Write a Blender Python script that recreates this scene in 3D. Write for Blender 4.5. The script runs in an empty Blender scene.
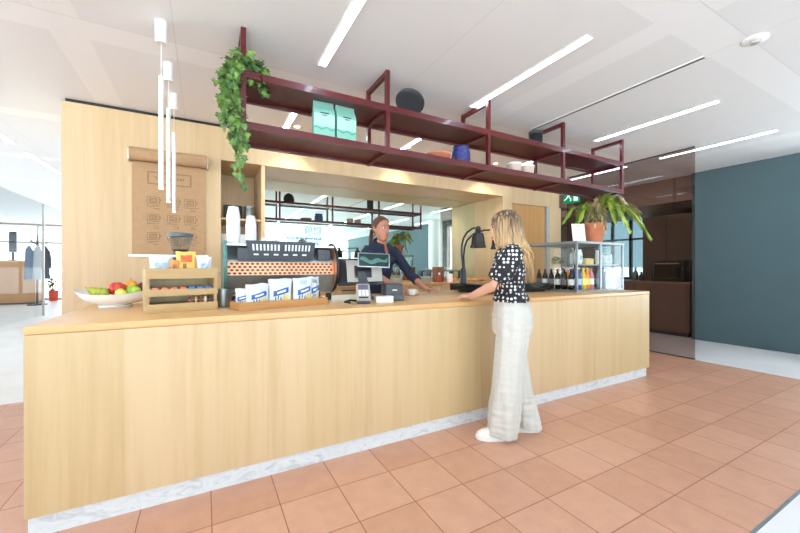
import bpy, bmesh, math, random
from mathutils import Vector, Matrix, noise as mnoise
random.seed(7)
C = bpy.context.scene.collection
PI = math.pi
R = math.radians
def V(*a): return Vector(a)

# ------------------------------------------------------------------ materials
def lin(c):
    o = []
    for v in c[:3]:
        v = v / 255.0
        o.append(v / 12.92 if v <= 0.04045 else ((v + 0.055) / 1.055) ** 2.4)
    return (o[0], o[1], o[2], 1.0)

class NT:
    """tiny helper around a material's node tree"""
    def __init__(s, name):
        s.m = bpy.data.materials.new(name); s.m.use_nodes = True
        s.t = s.m.node_tree; s.b = s.t.nodes['Principled BSDF']; s.out = s.t.nodes['Material Output']
    def n(s, typ, **kw):
        nd = s.t.nodes.new(typ)
        for k, v in kw.items(): setattr(nd, k, v)
        return nd
    def l(s, a, b): s.t.links.new(a, b)
    def math(s, op, a, b=None, c=None):
        nd = s.n('ShaderNodeMath', operation=op)
        for i, v in enumerate((a, b, c)):
            if v is None: continue
            if isinstance(v, (int, float)): nd.inputs[i].default_value = v
            else: s.l(v, nd.inputs[i])
        return nd.outputs[0]
    def mix(s, f, a, b, typ='MIX'):
        nd = s.n('ShaderNodeMix', data_type='RGBA', blend_type=typ)
        for i, v in ((0, f), (6, a), (7, b)):
            if isinstance(v, (int, float)): nd.inputs[i].default_value = v
            elif isinstance(v, tuple): nd.inputs[i].default_value = v
            else: s.l(v, nd.inputs[i])
        return nd.outputs[2]
    def coord(s, which='Object', scale=(1, 1, 1)):
        tc = s.n('ShaderNodeTexCoord'); mp = s.n('ShaderNodeMapping')
        mp.inputs['Scale'].default_value = scale
        s.l(tc.outputs[which], mp.inputs[0]); return mp.outputs[0]
    def noise(s, vec, scale=5, detail=3, rough=.5, dist=0):
        nd = s.n('ShaderNodeTexNoise'); nd.inputs['Scale'].default_value = scale
        nd.inputs['Detail'].default_value = detail; nd.inputs['Roughness'].default_value = rough
        nd.inputs['Distortion'].default_value = dist
        s.l(vec, nd.inputs['Vector']); return nd.outputs['Fac']
    def ramp(s, f, stops):
        nd = s.n('ShaderNodeValToRGB'); el = nd.color_ramp.elements
        while len(el) < len(stops): el.new(0.5)
        for e, (p, c) in zip(el, stops): e.position = p; e.color = c
        s.l(f, nd.inputs[0]); return nd.outputs[0]
    def bump(s, h, strength=.1, dist=.01):
        nd = s.n('ShaderNodeBump'); nd.inputs['Strength'].default_value = strength
        nd.inputs['Distance'].default_value = dist; s.l(h, nd.inputs['Height']); s.l(nd.outputs[0], s.b.inputs['Normal'])

def shade(c, k): return (c[0] * k, c[1] * k, c[2] * k, 1)

def plain(name, rgb, rough=.5, metal=0.0, var=.06, scale=12, bump=0, spec=.5, coat=0, trans=0, sss=0):
    t = NT(name); c = lin(rgb)
    f = t.noise(t.coord(), scale, 3)
    t.l(t.ramp(f, [(.3, shade(c, 1 - var)), (.7, shade(c, 1 + var))]), t.b.inputs['Base Color'])
    t.b.inputs['Roughness'].default_value = rough; t.b.inputs['Metallic'].default_value = metal
    t.b.inputs['Specular IOR Level'].default_value = spec
    if coat: t.b.inputs['Coat Weight'].default_value = coat
    if trans: t.b.inputs['Transmission Weight'].default_value = trans
    if bump: t.bump(t.noise(t.coord(), scale * 8, 2), bump, .004)
    return t.m

def wood(name, rgb, axis='Z', strip=None, stripaxis=0, rough=.42, var=.10, toned=.07, fine=26):
    t = NT(name); c = lin(rgb)
    sc = {'Z': (1, 1, .045), 'X': (.045, 1, 1), 'Y': (1, .045, 1)}[axis]
    vec = t.coord('Object', sc)
    n1 = t.noise(vec, fine, 4, .6, .4); n2 = t.noise(vec, fine * .22, 3, .55, 1.2)
    g = t.math('ADD', t.math('MULTIPLY', n1, .5), t.math('MULTIPLY', n2, .5))
    col = t.ramp(g, [(.32, (c[0] * (1 - var), c[1] * (1 - var * 1.35), c[2] * (1 - var * 1.9), 1)), (.52, c),
                     (.72, (c[0] * (1 + var * .35), c[1] * (1 + var * .45), c[2] * (1 + var * .6), 1))])
    if strip:
        tc = t.n('ShaderNodeTexCoord'); sp = t.n('ShaderNodeSeparateXYZ'); t.l(tc.outputs['Object'], sp.inputs[0])
        k = t.math('FLOOR', t.math('DIVIDE', t.math('ADD', sp.outputs[stripaxis], 50.07), strip))
        wn = t.n('ShaderNodeTexWhiteNoise', noise_dimensions='1D'); t.l(k, wn.inputs['W'])
        tone = t.math('ADD', t.math('MULTIPLY', wn.outputs['Value'], 2 * toned), 1 - toned)
        cc = t.n('ShaderNodeCombineColor')
        t.l(tone, cc.inputs[0]); t.l(tone, cc.inputs[1]); t.l(t.math('MULTIPLY', tone, tone), cc.inputs[2])
        col = t.mix(1.0, col, cc.outputs[0], 'MULTIPLY')
    t.l(col, t.b.inputs['Base Color']); t.b.inputs['Roughness'].default_value = rough
    t.b.inputs['Specular IOR Level'].default_value = .4
    return t.m

def pane(name, tint=(1, 1, 1), gloss=1.0):
    """thin glass sheet: transparent with Fresnel reflection"""
    t = NT(name); tr = t.n('ShaderNodeBsdfTransparent'); tr.inputs[0].default_value = (*tint, 1)
    gl = t.n('ShaderNodeBsdfGlossy'); gl.inputs['Roughness'].default_value = .02
    fr = t.n('ShaderNodeFresnel'); fr.inputs[0].default_value = 1.45
    ge = t.n('ShaderNodeNewGeometry')
    f = t.math('MULTIPLY', t.math('MULTIPLY', fr.outputs[0], gloss), t.math('SUBTRACT', 1.0, ge.outputs['Backfacing']))
    ms = t.n('ShaderNodeMixShader'); t.l(f, ms.inputs[0]); t.l(tr.outputs[0], ms.inputs[1]); t.l(gl.outputs[0], ms.inputs[2])
    t.l(ms.outputs[0], t.out.inputs[0]); return t.m

def emit(name, rgb, strength):
    t = NT(name); e = t.n('ShaderNodeEmission'); e.inputs[0].default_value = lin(rgb); e.inputs[1].default_value = strength
    t.l(e.outputs[0], t.out.inputs[0]); return t.m

# floor: terracotta tile runway in a pale poured floor
def floor_mat():
    t = NT('tile_and_poured_floor')
    tc = t.n('ShaderNodeTexCoord'); sp = t.n('ShaderNodeSeparateXYZ'); t.l(tc.outputs['Object'], sp.inputs[0])
    x, y = sp.outputs[0], sp.outputs[1]
    S = .3195
    u = t.math('DIVIDE', t.math('ADD', x, 100 * S - .0313), S); v = t.math('DIVIDE', t.math('ADD', y, 100 * S - .042), S)
    fu, fv = t.math('FRACT', u), t.math('FRACT', v)
    def edge(f): return t.math('MINIMUM', f, t.math('SUBTRACT', 1.0, f))
    ed = t.math('MINIMUM', edge(fu), edge(fv))
    grout = t.math('LESS_THAN', ed, .0085)
    idc = t.n('ShaderNodeCombineXYZ'); t.l(t.math('FLOOR', u), idc.inputs[0]); t.l(t.math('FLOOR', v), idc.inputs[1])
    wn = t.n('ShaderNodeTexWhiteNoise', noise_dimensions='3D'); t.l(idc.outputs[0], wn.inputs['Vector'])
    base = t.ramp(wn.outputs['Value'], [(0, lin((202, 149, 120))), (1, lin((212, 161, 133)))])
    n = t.noise(tc.outputs['Object'], 9, 4, .6); n2 = t.noise(tc.outputs['Object'], 160, 2)
    base = t.mix(1.0, base, t.ramp(n, [(.3, (.93, .93, .93, 1)), (.7, (1.05, 1.05, 1.05, 1))]), 'MULTIPLY')
    base = t.mix(1.0, base, t.ramp(n2, [(.3, (.95, .95, .95, 1)), (.7, (1.03, 1.03, 1.03, 1))]), 'MULTIPLY')
    tile = t.mix(grout, base, lin((150, 92, 64)))
    inx = t.math('MULTIPLY', t.math('GREATER_THAN', x, -3.6), t.math('LESS_THAN', x, 5.83))
    iny = t.math('MULTIPLY', t.math('GREATER_THAN', y, .69), t.math('LESS_THAN', y, 4.6))
    mask = t.math('MULTIPLY', inx, iny)
    nc = t.noise(tc.outputs['Object'], 1.6, 5, .6)
    conc = t.ramp(nc, [(.3, lin((230, 225, 223))), (.7, lin((241, 238, 236)))])
    t.l(t.mix(mask, conc, tile), t.b.inputs['Base Color'])
    rg = t.math('ADD', t.math('MULTIPLY', mask, .02), .34); t.l(rg, t.b.inputs['Roughness'])
    h = t.math('SUBTRACT', 1.0, t.math('MULTIPLY', grout, mask)); t.bump(h, .25, .002)
    return t.m

def ceiling_mat():
    t = NT('perforated_ceiling_panels')
    tc = t.n('ShaderNodeTexCoord'); sp = t.n('ShaderNodeSeparateXYZ'); t.l(tc.outputs['Object'], sp.inputs[0])
    x, y = sp.outputs[0], sp.outputs[1]
    def band(c, off, per, w):
        f = t.math('FRACT', t.math('DIVIDE', t.math('ADD', c, 10 * per - off), per))
        return t.math('LESS_THAN', f, w / per)
    bx = band(y, 1.05, 2.05, .25); by = band(x, -.95, 3.62, .22)
    b = t.math('MAXIMUM', bx, by)
    seam = t.math('MAXIMUM', band(x, 1.62, 1.81, .006), band(y, 1.05, 2.05, .006))
    n = t.noise(tc.outputs['Object'], 220, 1)
    pan = t.ramp(n, [(.35, lin((238, 238, 238))), (.65, lin((245, 245, 245)))])
    col = t.mix(b, pan, lin((249, 249, 249)))
    col = t.mix(seam, col, lin((228, 228, 228)))
    t.l(col, t.b.inputs['Base Color']); t.b.inputs['Roughness'].default_value = .75
    return t.m

def marble_mat():
    t = NT('white_marble_plinth'); vec = t.coord('Object', (1, 1, 2))
    n = t.noise(vec, 7, 6, .65, 1.5)
    col = t.ramp(n, [(.36, lin((196, 204, 208))), (.5, lin((226, 230, 232))), (.62, lin((214, 220, 223))), (.72, lin((234, 236, 237)))])
    t.l(col, t.b.inputs['Base Color']); t.b.inputs['Roughness'].default_value = .3
    return t.m

def dots_mat():
    t = NT('black_white_dotted_cloth')
    vo = t.n('ShaderNodeTexVoronoi', feature='F1'); vo.inputs['Scale'].default_value = 36; vo.inputs['Randomness'].default_value = .4
    t.l(t.coord(), vo.inputs['Vector'])
    f = t.math('LESS_THAN', vo.outputs['Distance'], .34)
    t.l(t.mix(f, lin((26, 27, 34)), lin((232, 228, 224))), t.b.inputs['Base Color']); t.b.inputs['Roughness'].default_value = .8
    return t.m

def ombre_mat(name, dark, light, z0, z1):
    t = NT(name); tc = t.n('ShaderNodeTexCoord'); sp = t.n('ShaderNodeSeparateXYZ'); t.l(tc.outputs['Object'], sp.inputs[0])
    n = t.noise(t.coord('Object', (1, 1, .08)), 60, 3)
    f = t.math('DIVIDE', t.math('SUBTRACT', sp.outputs[2], z0), z1 - z0)
    f = t.math('ADD', f, t.math('MULTIPLY', t.math('SUBTRACT', n, .5), 2.6))
    t.l(t.ramp(f, [(0.0, lin(dark)), (1.0, lin(light))]), t.b.inputs['Base Color']); t.b.inputs['Roughness'].default_value = .42
    return t.m

def leaf_mat(name, a, b, sc=18):
    t = NT(name); n = t.noise(t.coord(), sc, 2)
    t.l(t.ramp(n, [(.32, lin(a)), (.68, lin(b))]), t.b.inputs['Base Color']); t.b.inputs['Roughness'].default_value = .45
    t.b.inputs['Subsurface Weight'].default_value = 0
    return t.m

MT = dict(
    floor=floor_mat(), ceiling=ceiling_mat(), marble=marble_mat(),
    birch=wood('birch_veneer_front', (208, 180, 138), 'Z', .305, 0, var=.11, toned=.07),
    birchwall=wood('birch_veneer_wall', (210, 181, 141), 'Z', .42, 0, var=.10, toned=.04),
    birchtop=wood('birch_worktop', (219, 171, 115), 'X', .36, 1, rough=.3, var=.08, toned=.03),
    warmwood=wood('oak_door_veneer', (196, 150, 98), 'Z', .5, 0, var=.12, toned=.04),
    brownwood=wood('brown_cabinet_veneer', (112, 94, 84), 'Z', .6, 1, var=.12),
    rackwood=wood('untreated_pine', (184, 152, 102), 'X', var=.10, fine=60),
    traywood=wood('oiled_bamboo', (190, 138, 84), 'X', var=.14, fine=70),
    redsteel=plain('oxblood_powder_coat', (84, 15, 23), .32, 0, .05, 6, coat=.3),
    blue=plain('slate_blue_paint', (74, 95, 100), .75, 0, .03, 3),
    white=plain('white_paint', (236, 236, 234), .5, 0, .02),
    whitegloss=plain('white_glazed_porcelain', (238, 237, 234), .18, 0, .02, coat=.5),
    black=plain('black_powder_coat', (30, 31, 35), .4, 0, .08),
    blackgloss=plain('black_gloss_plastic', (22, 22, 25), .15, 0, .05),
    dark=plain('charcoal_plastic', (58, 60, 66), .45, 0, .06),
    grey=plain('warm_grey_plastic', (176, 172, 164), .4, 0, .04),
    steel=plain('brushed_steel', (196, 200, 202), .28, 1, .05, 30),
    zinc=plain('zinc_metal', (150, 158, 160), .35, .9, .08, 20),
    copper=plain('rose_copper', (236, 178, 140), .3, .75, .05, 8),
    teal=plain('teal_enamel', (88, 140, 134), .35, 0, .05),
    terra=plain('terracotta_clay', (196, 118, 82), .75, 0, .08, 14, bump=.1),
    kraft=plain('brown_kraft_paper', (182, 146, 108), .8, 0, .05, 30),
    ink=plain('dark_ink', (122, 94, 70), .8, 0, .05),
    paperw=plain('white_paper', (238, 238, 236), .7, 0, .02),
    glass=pane('clear_glass', (.97, .985, .98)), winglass=pane('window_glass', (.96, .98, .98), .12),
    brownglass=pane('bronze_tinted_glass', (.71, .625, .595), .9),
    smoke=pane('smoky_plastic', (.88, .91, .93), 1.4), casemetal=plain('pale_aluminium', (150, 156, 158), .3, .5, .03), bluewin=pane('blue_tinted_window', (.42, .60, .66), .8),
    glow=emit('light_diffuser_glow', (212, 235, 255), 24.0), warmglow=emit('warm_lamp_glow', (255, 205, 150), 9.0),
    exitgreen=emit('exit_sign_green', (20, 150, 100), .8), exitwhite=emit('exit_sign_white', (240, 255, 248), 1.0),
    screen=plain('dark_screen_picture', (20, 42, 44), .12, 0, .5, 14), screenimg=plain('teal_screen_picture', (62, 112, 102), .2, 0, .3, 20),
    skin=plain('skin', (222, 168, 142), .5, 0, .04, 20), skin2=plain('skin_tan', (190, 130, 104), .5, 0, .04, 20),
    lips=plain('lips', (180, 92, 86), .4), eyew=plain('eye_white', (232, 228, 224), .3), iris=plain('eye_iris', (52, 40, 32), .25),
    brow=plain('brow_hair', (92, 62, 42), .7),
    hair=ombre_mat('blonde_hair', (202, 164, 116), (70, 50, 38), 1.36, 1.70),
    brhair=plain('brown_hair', (96, 58, 40), .4, 0, .25, 40),
    dots=dots_mat(), linen=plain('offwhite_linen', (204, 200, 192), .85, 0, .03, 60, bump=.15),
    denim=plain('navy_denim', (38, 45, 68), .85, 0, .12, 60, bump=.15), darkcloth=plain('black_cloth', (30, 30, 36), .9, 0, .06),
    shoe=plain('white_leather', (236, 232, 226), .5, 0, .03),
    ivy=leaf_mat('ivy_leaf', (30, 72, 40), (124, 156, 72), 20), fern=leaf_mat('fern_leaf', (92, 130, 36), (184, 200, 84), 7),
    fernpale=leaf_mat('pale_frond', (150, 140, 84), (224, 200, 160), 12), stem=plain('plant_stem', (104, 116, 58), .6),
    soil=plain('potting_soil', (56, 42, 34), .95, 0, .2, 40, bump=.5),
    mint=plain('mint_paper', (128, 182, 164), .6, 0, .03), mintpale=plain('pale_mint_paper', (160, 200, 182), .6, 0, .03), mintdark=plain('deep_mint_paper', (84, 158, 140), .6, 0, .03),
    foil=plain('white_foil_bag', (212, 220, 226), .32, 0, .03, 8), bluelabel=plain('blue_print', (36, 98, 178), .4), yellowlabel=plain('yellow_print', (240, 214, 128), .5), palelabel=plain('pale_blue_print', (170, 196, 214), .5),
    clayw=plain('stoneware', (196, 172, 156), .6, 0, .06), cobalt=plain('cobalt_glaze', (46, 50, 108), .3, 0, .85, 45), clayb=plain('brown_clay', (172, 104, 74), .65, 0, .08),
)
def simple(name, rgb, rough=.4, **k):
    if name not in MT: MT[name] = plain(name, rgb, rough, **k)
    return MT[name]

# ------------------------------------------------------------------ mesh building
class MB:
    def __init__(s): s.bm = bmesh.new()
    def box(s, c, d, rz=0, bev=0, rot=None):
        b = bmesh.new(); bmesh.ops.create_cube(b, size=1)
        for v in b.verts: v.co = V(v.co.x * d[0], v.co.y * d[1], v.co.z * d[2])
        if bev: bmesh.ops.bevel(b, geom=b.edges[:], offset=bev, segments=2, affect='EDGES', profile=.6)
        m = Matrix.Translation(c) @ (rot.to_4x4() if rot else Matrix.Rotation(rz, 4, 'Z'))
        b.transform(m); s.add(b); return s
    def span(s, x0, x1, y0, y1, z0, z1, bev=0):
        return s.box(((x0 + x1) / 2, (y0 + y1) / 2, (z0 + z1) / 2), (abs(x1 - x0), abs(y1 - y0), abs(z1 - z0)), 0, bev)
    def add(s, b):
        me = bpy.data.meshes.new('tmp'); b.to_mesh(me); s.bm.from_mesh(me); bpy.data.meshes.remove(me); b.free()
    def rings(s, rs, cap=True, close=True):
        vs = [[s.bm.verts.new(p) for p in r] for r in rs]
        n = len(rs[0])
        for a, b in zip(vs, vs[1:]):
            for i in range(n if close else n - 1):
                j = (i + 1) % n
                try: s.bm.faces.new((a[i], a[j], b[j], b[i]))
                except ValueError: pass
        if cap:
            for r in (vs[0][::-1], vs[-1]):
                try: s.bm.faces.new(r)
                except ValueError: pass
        return s
    def lathe(s, prof, c=(0, 0, 0), n=24, cap=True, sx=1, sy=1):
        c = V(*c)
        return s.rings([[c + V(r * sx * math.cos(2 * PI * i / n), r * sy * math.sin(2 * PI * i / n), z) for i in range(n)] for r, z in prof], cap)
    def tube(s, pts, rad, n=8, flat=1.0, up=None):
        pts = [V(*p) for p in pts]
        if isinstance(rad, (int, float)): rad = [rad] * len(pts)
        rs = []; ref = V(0, 0, 1) if up is None else V(*up)
        for i, p in enumerate(pts):
            d = (pts[min(i + 1, len(pts) - 1)] - pts[max(i - 1, 0)]).normalized()
            if abs(d.dot(ref)) > .95: ref = V(1, 0, 0) if abs(d.x) < .8 else V(0, 1, 0)
            a = d.cross(ref).normalized(); b = a.cross(d).normalized(); ref = b
            rs.append([p + (a * math.cos(2 * PI * k / n) + b * math.sin(2 * PI * k / n) * flat) * rad[i] for k in range(n)])
        return s.rings(rs)
    def cyl(s, p0, p1, r0, r1=None, n=16): return s.tube([p0, p1], [r0, r0 if r1 is None else r1], n)
    def ball(s, c, r, u=16, v=10, rot=None):
        b = bmesh.new(); bmesh.ops.create_uvsphere(b, u_segments=u, v_segments=v, radius=1)
        if isinstance(r, (int, float)): r = (r, r, r)
        for q in b.verts: q.co = V(q.co.x * r[0], q.co.y * r[1], q.co.z * r[2])
        b.transform(Matrix.Translation(c) @ (rot.to_4x4() if rot else Matrix())); s.add(b); return s
    def prism(s, outline, ax, d0, d1):
        """outline in the plane normal to axis ax (0: (y,z), 1: (x,z), 2: (x,y)) extruded d0..d1"""
        def p(a, b, d): return {0: V(d, a, b), 1: V(a, d, b), 2: V(a, b, d)}[ax]
        return s.rings([[p(a, b, d0) for a, b in outline], [p(a, b, d1) for a, b in outline]])
    def face(s, pts):
        try: s.bm.faces.new([s.bm.verts.new(p) for p in pts])
        except ValueError: pass
        return s
    def build(s, name, mat, parent=None, smooth=True, angle=40):
        bmesh.ops.recalc_face_normals(s.bm, faces=s.bm.faces[:])
        me = bpy.data.meshes.new(name)
        if smooth:
            for f in s.bm.faces: f.smooth = True
            for e in s.bm.edges:
                if len(e.link_faces) == 2 and e.calc_face_angle(0) > R(angle): e.smooth = False
        s.bm.to_mesh(me); s.bm.free()
        o = bpy.data.objects.new(name, me); C.objects.link(o)
        me.materials.append(mat)
        if parent: o.parent = parent
        return o

def tag(o, label=None, cat=None, group=None, kind=None):
    if label: o['label'] = label
    if cat: o['category'] = cat
    if group: o['group'] = group
    if kind: o['kind'] = kind
    return o
def thing(name, label, cat, loc=(0, 0, 0), rz=0, group=None):
    o = bpy.data.objects.new(name, None); C.objects.link(o); o.location = loc; o.rotation_euler = (0, 0, rz)
    o.empty_display_size = .05
    return tag(o, label, cat, group)
def struct(name, mb, mat, parent=None, smooth=False):
    o = mb.build(name, mat, parent, smooth)
    if not parent: o['kind'] = 'structure'
    return o
def dup(root, loc, rz=None, label=None):
    r = root.copy(); C.objects.link(r); r.location = loc
    if rz is not None: r.rotation_euler = (0, 0, rz)
    if label: r['label'] = label
    def rec(src, dst):
        for ch in [o for o in src.children]:
            c = ch.copy(); C.objects.link(c); c.parent = dst; rec(ch, c)
    rec(root, r); return r
def remesh(o, vox, smooth=4, disp=None):
    m = o.modifiers.new('r', 'REMESH'); m.mode = 'VOXEL'; m.voxel_size = vox; m.use_smooth_shade = True
    if smooth:
        k = o.modifiers.new('s', 'SMOOTH'); k.iterations = smooth; k.factor = .5
    dg = bpy.context.evaluated_depsgraph_get()
    me = bpy.data.meshes.new_from_object(o.evaluated_get(dg)); mats = list(o.data.materials)
    o.modifiers.clear(); o.data = me
    me.materials.clear()
    for q in mats: me.materials.append(q)
    if disp:
        amp, fr, stretch = disp
        for v, nrm in zip(me.vertices, [v.normal.copy() for v in me.vertices]):
            p = V(v.co.x * fr, v.co.y * fr, v.co.z * fr * stretch)
            v.co += nrm * amp * mnoise.noise(p)
    for p in me.polygons: p.use_smooth = True
    return o

# ------------------------------------------------------------------ setting
CEIL = 2.9
struct('floor', MB().span(-16, 12, -13, 24, -.1, 0), MT['floor'])
struct('ceiling', MB().span(-3.65, 12, -13, 24, CEIL, CEIL + .1).span(-16, -3.65, -13, 9.8, CEIL, CEIL + .1), MT['ceiling'])
struct('ceiling', MB().span(-16, -3.65, 9.8, 24, CEIL + .002, CEIL + .1), simple('grey_ceiling_paint', (206, 208, 210), .8))
struct('trim_1', MB().span(-3.6, 5.83, .675, .69, -.01, .002), MT['zinc'])

# back wall block with the niche
WY, MY, NX0, NX1, NB = 4.6, 5.33, .167, 4.553, 2.49
b = MB(); b.span(-1.212, NX0, WY, 6.0, 0, 2.865)
b.span(NX0, 4.768, WY, 6.0, NB, 2.865); b.span(NX1, 4.768, WY, 6.0, 0, NB)
b.span(NX0, NX1, MY + .02, 6.0, 0, NB)
struct('wall_back', b, MT['birchwall'])
struct('shadow_gap_fill', MB().span(-1.19, 4.75, WY + .02, 5.98, 2.865, CEIL), MT['black'])  # black fill paints the shade in the gap under the ceiling
# recessed door bay to the right of the block
b = MB(); b.span(4.768, 6.18, 4.72, 4.8, 2.42, CEIL); b.span(5.86, 6.18, 4.68, 4.8, 0, 2.42)
struct('wall_recess', b, MT['birchwall'])
d = struct('door_1', MB().span(4.79, 5.76, 4.72, 4.77, .01, 2.41), MT['warmwood']); 
MB().tube([(5.7, 4.72, 1.0), (5.7, 4.66, 1.0), (5.58, 4.66, 1.0)], .01).build('door_handle', MT['steel'], d)
struct('trim_3', MB().span(5.77, 5.855, 4.68, 4.78, 0, 2.42), simple('grey_jamb', (168, 166, 160), .5))

# slate blue wall, kitchenette beyond the bronze glass
struct('wall_right', MB().span(7.5, 7.7, -9.5, .3, 0, CEIL).span(7.5, 7.7, 1.5, 3.05, 0, CEIL).span(7.5, 7.7, .3, 1.5, 2.75, CEIL).span(7.5, 7.7, .3, 1.5, 0, .5), MT['blue'])  # low piece under the window added to block bright ground light
struct('wall_light_block', MB().span(-12.2, -12, 9.8, 18.6, 0, CEIL), MT['white'])  # unseen wall added to cut strong light from the open west side
struct('baseboard_right', MB().span(7.485, 7.5, -9.5, .3, 0, .07).span(7.485, 7.5, 1.5, 3.05, 0, .07), MT['blue'])
struct('window_1', MB().span(5.84, 5.852, 2.345, 4.3, .01, 2.885), MT['brownglass'])
struct('trim_4', MB().span(5.84, 5.852, 2.345, 4.3, 2.885, CEIL - .001).span(5.83, 5.862, 2.345, 4.3, 0, .01), MT['dark'])
b = MB(); b.span(9.6, 9.75, 3.05, 4.75, 0, CEIL).span(9.6, 9.75, 4.75, 6.2, 0, 1.0).span(9.6, 9.75, 4.75, 6.2, 2.55, CEIL).span(9.6, 9.75, 6.2, 9, 0, CEIL).span(7.7, 9.6, 3.0, 3.05, 0, CEIL)
struct('wall_kitchenette', b, MT['brownwood'])
struct('wall_far_right', MB().span(6.18, 9.75, 9, 9.15, 0, CEIL), MT['brownwood'])
w = struct('window_2', MB().span(9.66, 9.68, 4.75, 6.2, 1.0, 2.55), MT['bluewin'])
b = MB()
for y in (4.78, 5.25, 5.72, 6.17): b.span(9.63, 9.7, y - .03, y + .03, 1.0, 2.55)
b.span(9.63, 9.7, 4.75, 6.2, 1.95, 2.0)
b.build('window_frame', MT['black'], w)
struct('trim_5', MB().span(7.6, 9.6, 3.06, 8.9, 2.46, CEIL - .001).span(6.3, 7.6, 5.4, 8.9, 2.62, CEIL - .001), simple('brown_soffit', (132, 112, 100), .7))

# glazed facades (left of the camera, behind it, and far beyond the wall block)
def facade(name, a, bpt, z1, step, transom=None, frame='white'):
    a, bpt = V(*a, 0), V(*bpt, 0); L = (bpt - a).length; d = (bpt - a) / L; ang = math.atan2(d.y, d.x)
    mid = (a + bpt) / 2
    g = struct(name, MB().box((mid.x, mid.y, z1 / 2), (L, .012, z1 - .1), ang), MT['winglass'])
    f = MB(); k = max(1, int(L / step))
    for i in range(k + 1):
        p = a + d * min(L, i * L / k); f.box((p.x, p.y, z1 / 2), (.06, .1, z1), ang)
    for z in (.04, z1 - .04) + ((transom,) if transom else ()): f.box((mid.x, mid.y, z), (L, .09, .08), ang)
    f.build('window_frame', MT[frame], g); return g
facade('window_3', (-7.5, -9.5), (-7.5, 9.8), CEIL, 1.6)
facade('window_4', (-7.5, -9.5), (7.5, -9.5), CEIL, 1.8, 2.2)
facade('window_5', (-12, 18.6), (3, 18.6), CEIL, 1.9, 2.2, 'grey')
facade('window_7', (7.6, .3), (7.6, 1.5), 2.75, 1.2)
struct('window_6', MB().span(-3.68, -3.67, 9.8, 12.56, .02, CEIL - .02), MT['winglass'])
struct('trim_6', MB().span(-3.69, -3.65, 12.56, 12.62, 0, CEIL), simple('grey_jamb', (168, 166, 160), .5))
struct('door_2', MB().span(7.46, 7.5, -8.9, -7.9, 0, 2.1), MT['white'])
struct('column', MB().lathe([(.24, 0), (.24, CEIL)], (7.1, .25, 0), 32), MT['white'], smooth=True)['kind'] = 'structure'

# ceiling lights
proto = None; spots = []
for x in (.84, 2.41, 4.46, 6.03): spots += [(x, 1.6), (x, 3.35)]
for x in (-2.24,): spots += [(x, 5.35), (x, 7.1)]
for x in (.84, 2.41, 4.46): spots += [(x, -.75)]
for x in (.84, 2.41, 4.46, 6.03): spots += [(x, -2.4), (x, -4.4), (x, -6.4), (x, -8.3)]
spots += [(6.03, -1.1), (7.1, -1.1)]  # two unseen strips added to brighten the floor at right
for x in (-.73, -2.24): spots += [(x, -.15), (x, -2.4), (x, 1.6)]
names = ['ceiling strip light above the counter, nearest the ivy', 'ceiling strip light behind the shelf over the coffee bags', 'long ceiling strip light ending beside the middle shelf hanger',
         'ceiling strip light seen below the upper shelf in the middle', 'ceiling strip light right of the dark ceiling slot', 'ceiling strip light behind the right end of the shelf',
         'rightmost ceiling strip light, above the bronze glass edge', 'ceiling strip light seen through the bronze glass', 'ceiling strip light at far left, the nearer of two',
         'ceiling strip light at far left, touching the birch wall edge']
for i, (x, y) in enumerate(spots):
    lab = names[i] if i < len(names) else 'ceiling strip light out of direct view, added for fill and mirror'
    ln = 1.26 if y != 3.35 else 1.1
    t = thing('strip_light', lab, 'ceiling light', (x, y + ln / 2, CEIL), 0, 'ceiling strip lights')
    MB().span(-.03, .03, -ln / 2, ln / 2, -.007, -.003).build('diffuser', MT['glow'], t, False)
    h = ln / 2 + .008
    MB().span(-.038, -.03, -h, h, -.008, 0).span(.03, .038, -h, h, -.008, 0).span(-.03, .03, -h, -ln / 2, -.008, 0).span(-.03, .03, ln / 2, h, -.008, 0).build('frame', MT['white'], t, False)
t = thing('air_slot', 'long dark slot diffuser in the ceiling', 'air vent', (3.44, 2.15, CEIL))
MB().span(-.014, .014, -.83, .85, -.004, -.001).build('slot', MT['dark'], t, False)
MB().span(-.03, -.014, -.84, .86, -.006, 0).span(.014, .03, -.84, .86, -.006, 0).build('frame', MT['white'], t, False)
t = thing('smoke_detector', 'round white smoke detector on the ceiling at top right', 'smoke detector', (3.49, 1.04, CEIL))
MB().lathe([(.075, 0), (.075, -.012), (.06, -.02), (.03, -.022)]).build('housing', MT['white'], t)
MB().lathe([(.028, -.022), (.024, -.032), (.004, -.034)]).build('sensor_cap', MT['grey'], t)

# ------------------------------------------------------------------ counter
FX0, FX1, FY, BY, TOP = -.725, 4.52, 2.25, 3.4, .977
ct = thing('service_counter', 'long birch service counter with marble plinth on terracotta tiles', 'counter', (0, 0, 0))
MB().span(FX0, FX1, FY, BY, TOP - .036, TOP, .003).build('worktop', MT['birchtop'], ct)
MB().span(FX0 + .002, FX1 - .002, FY + .002, FY + .03, .097, TOP - .038).span(FX0 + .002, FX0 + .03, FY + .03, BY - .02, .097, TOP - .038).span(FX1 - .03, FX1 - .002, FY + .03, BY - .02, .097, TOP - .038).span(FX0 + .03, FX1 - .03, BY - .05, BY - .02, .097, TOP - .038).build('front_panel', MT['birch'], ct, False)
MB().span(FX0 + .012, FX1 - .04, FY + .015, FY + .04, 0, .097).span(FX0 + .012, FX0 + .04, FY + .04, BY - .03, 0, .097).span(FX1 - .07, FX1 - .04, FY + .04, BY - .03, 0, .097).build('plinth', MT['marble'], ct, False)

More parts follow.
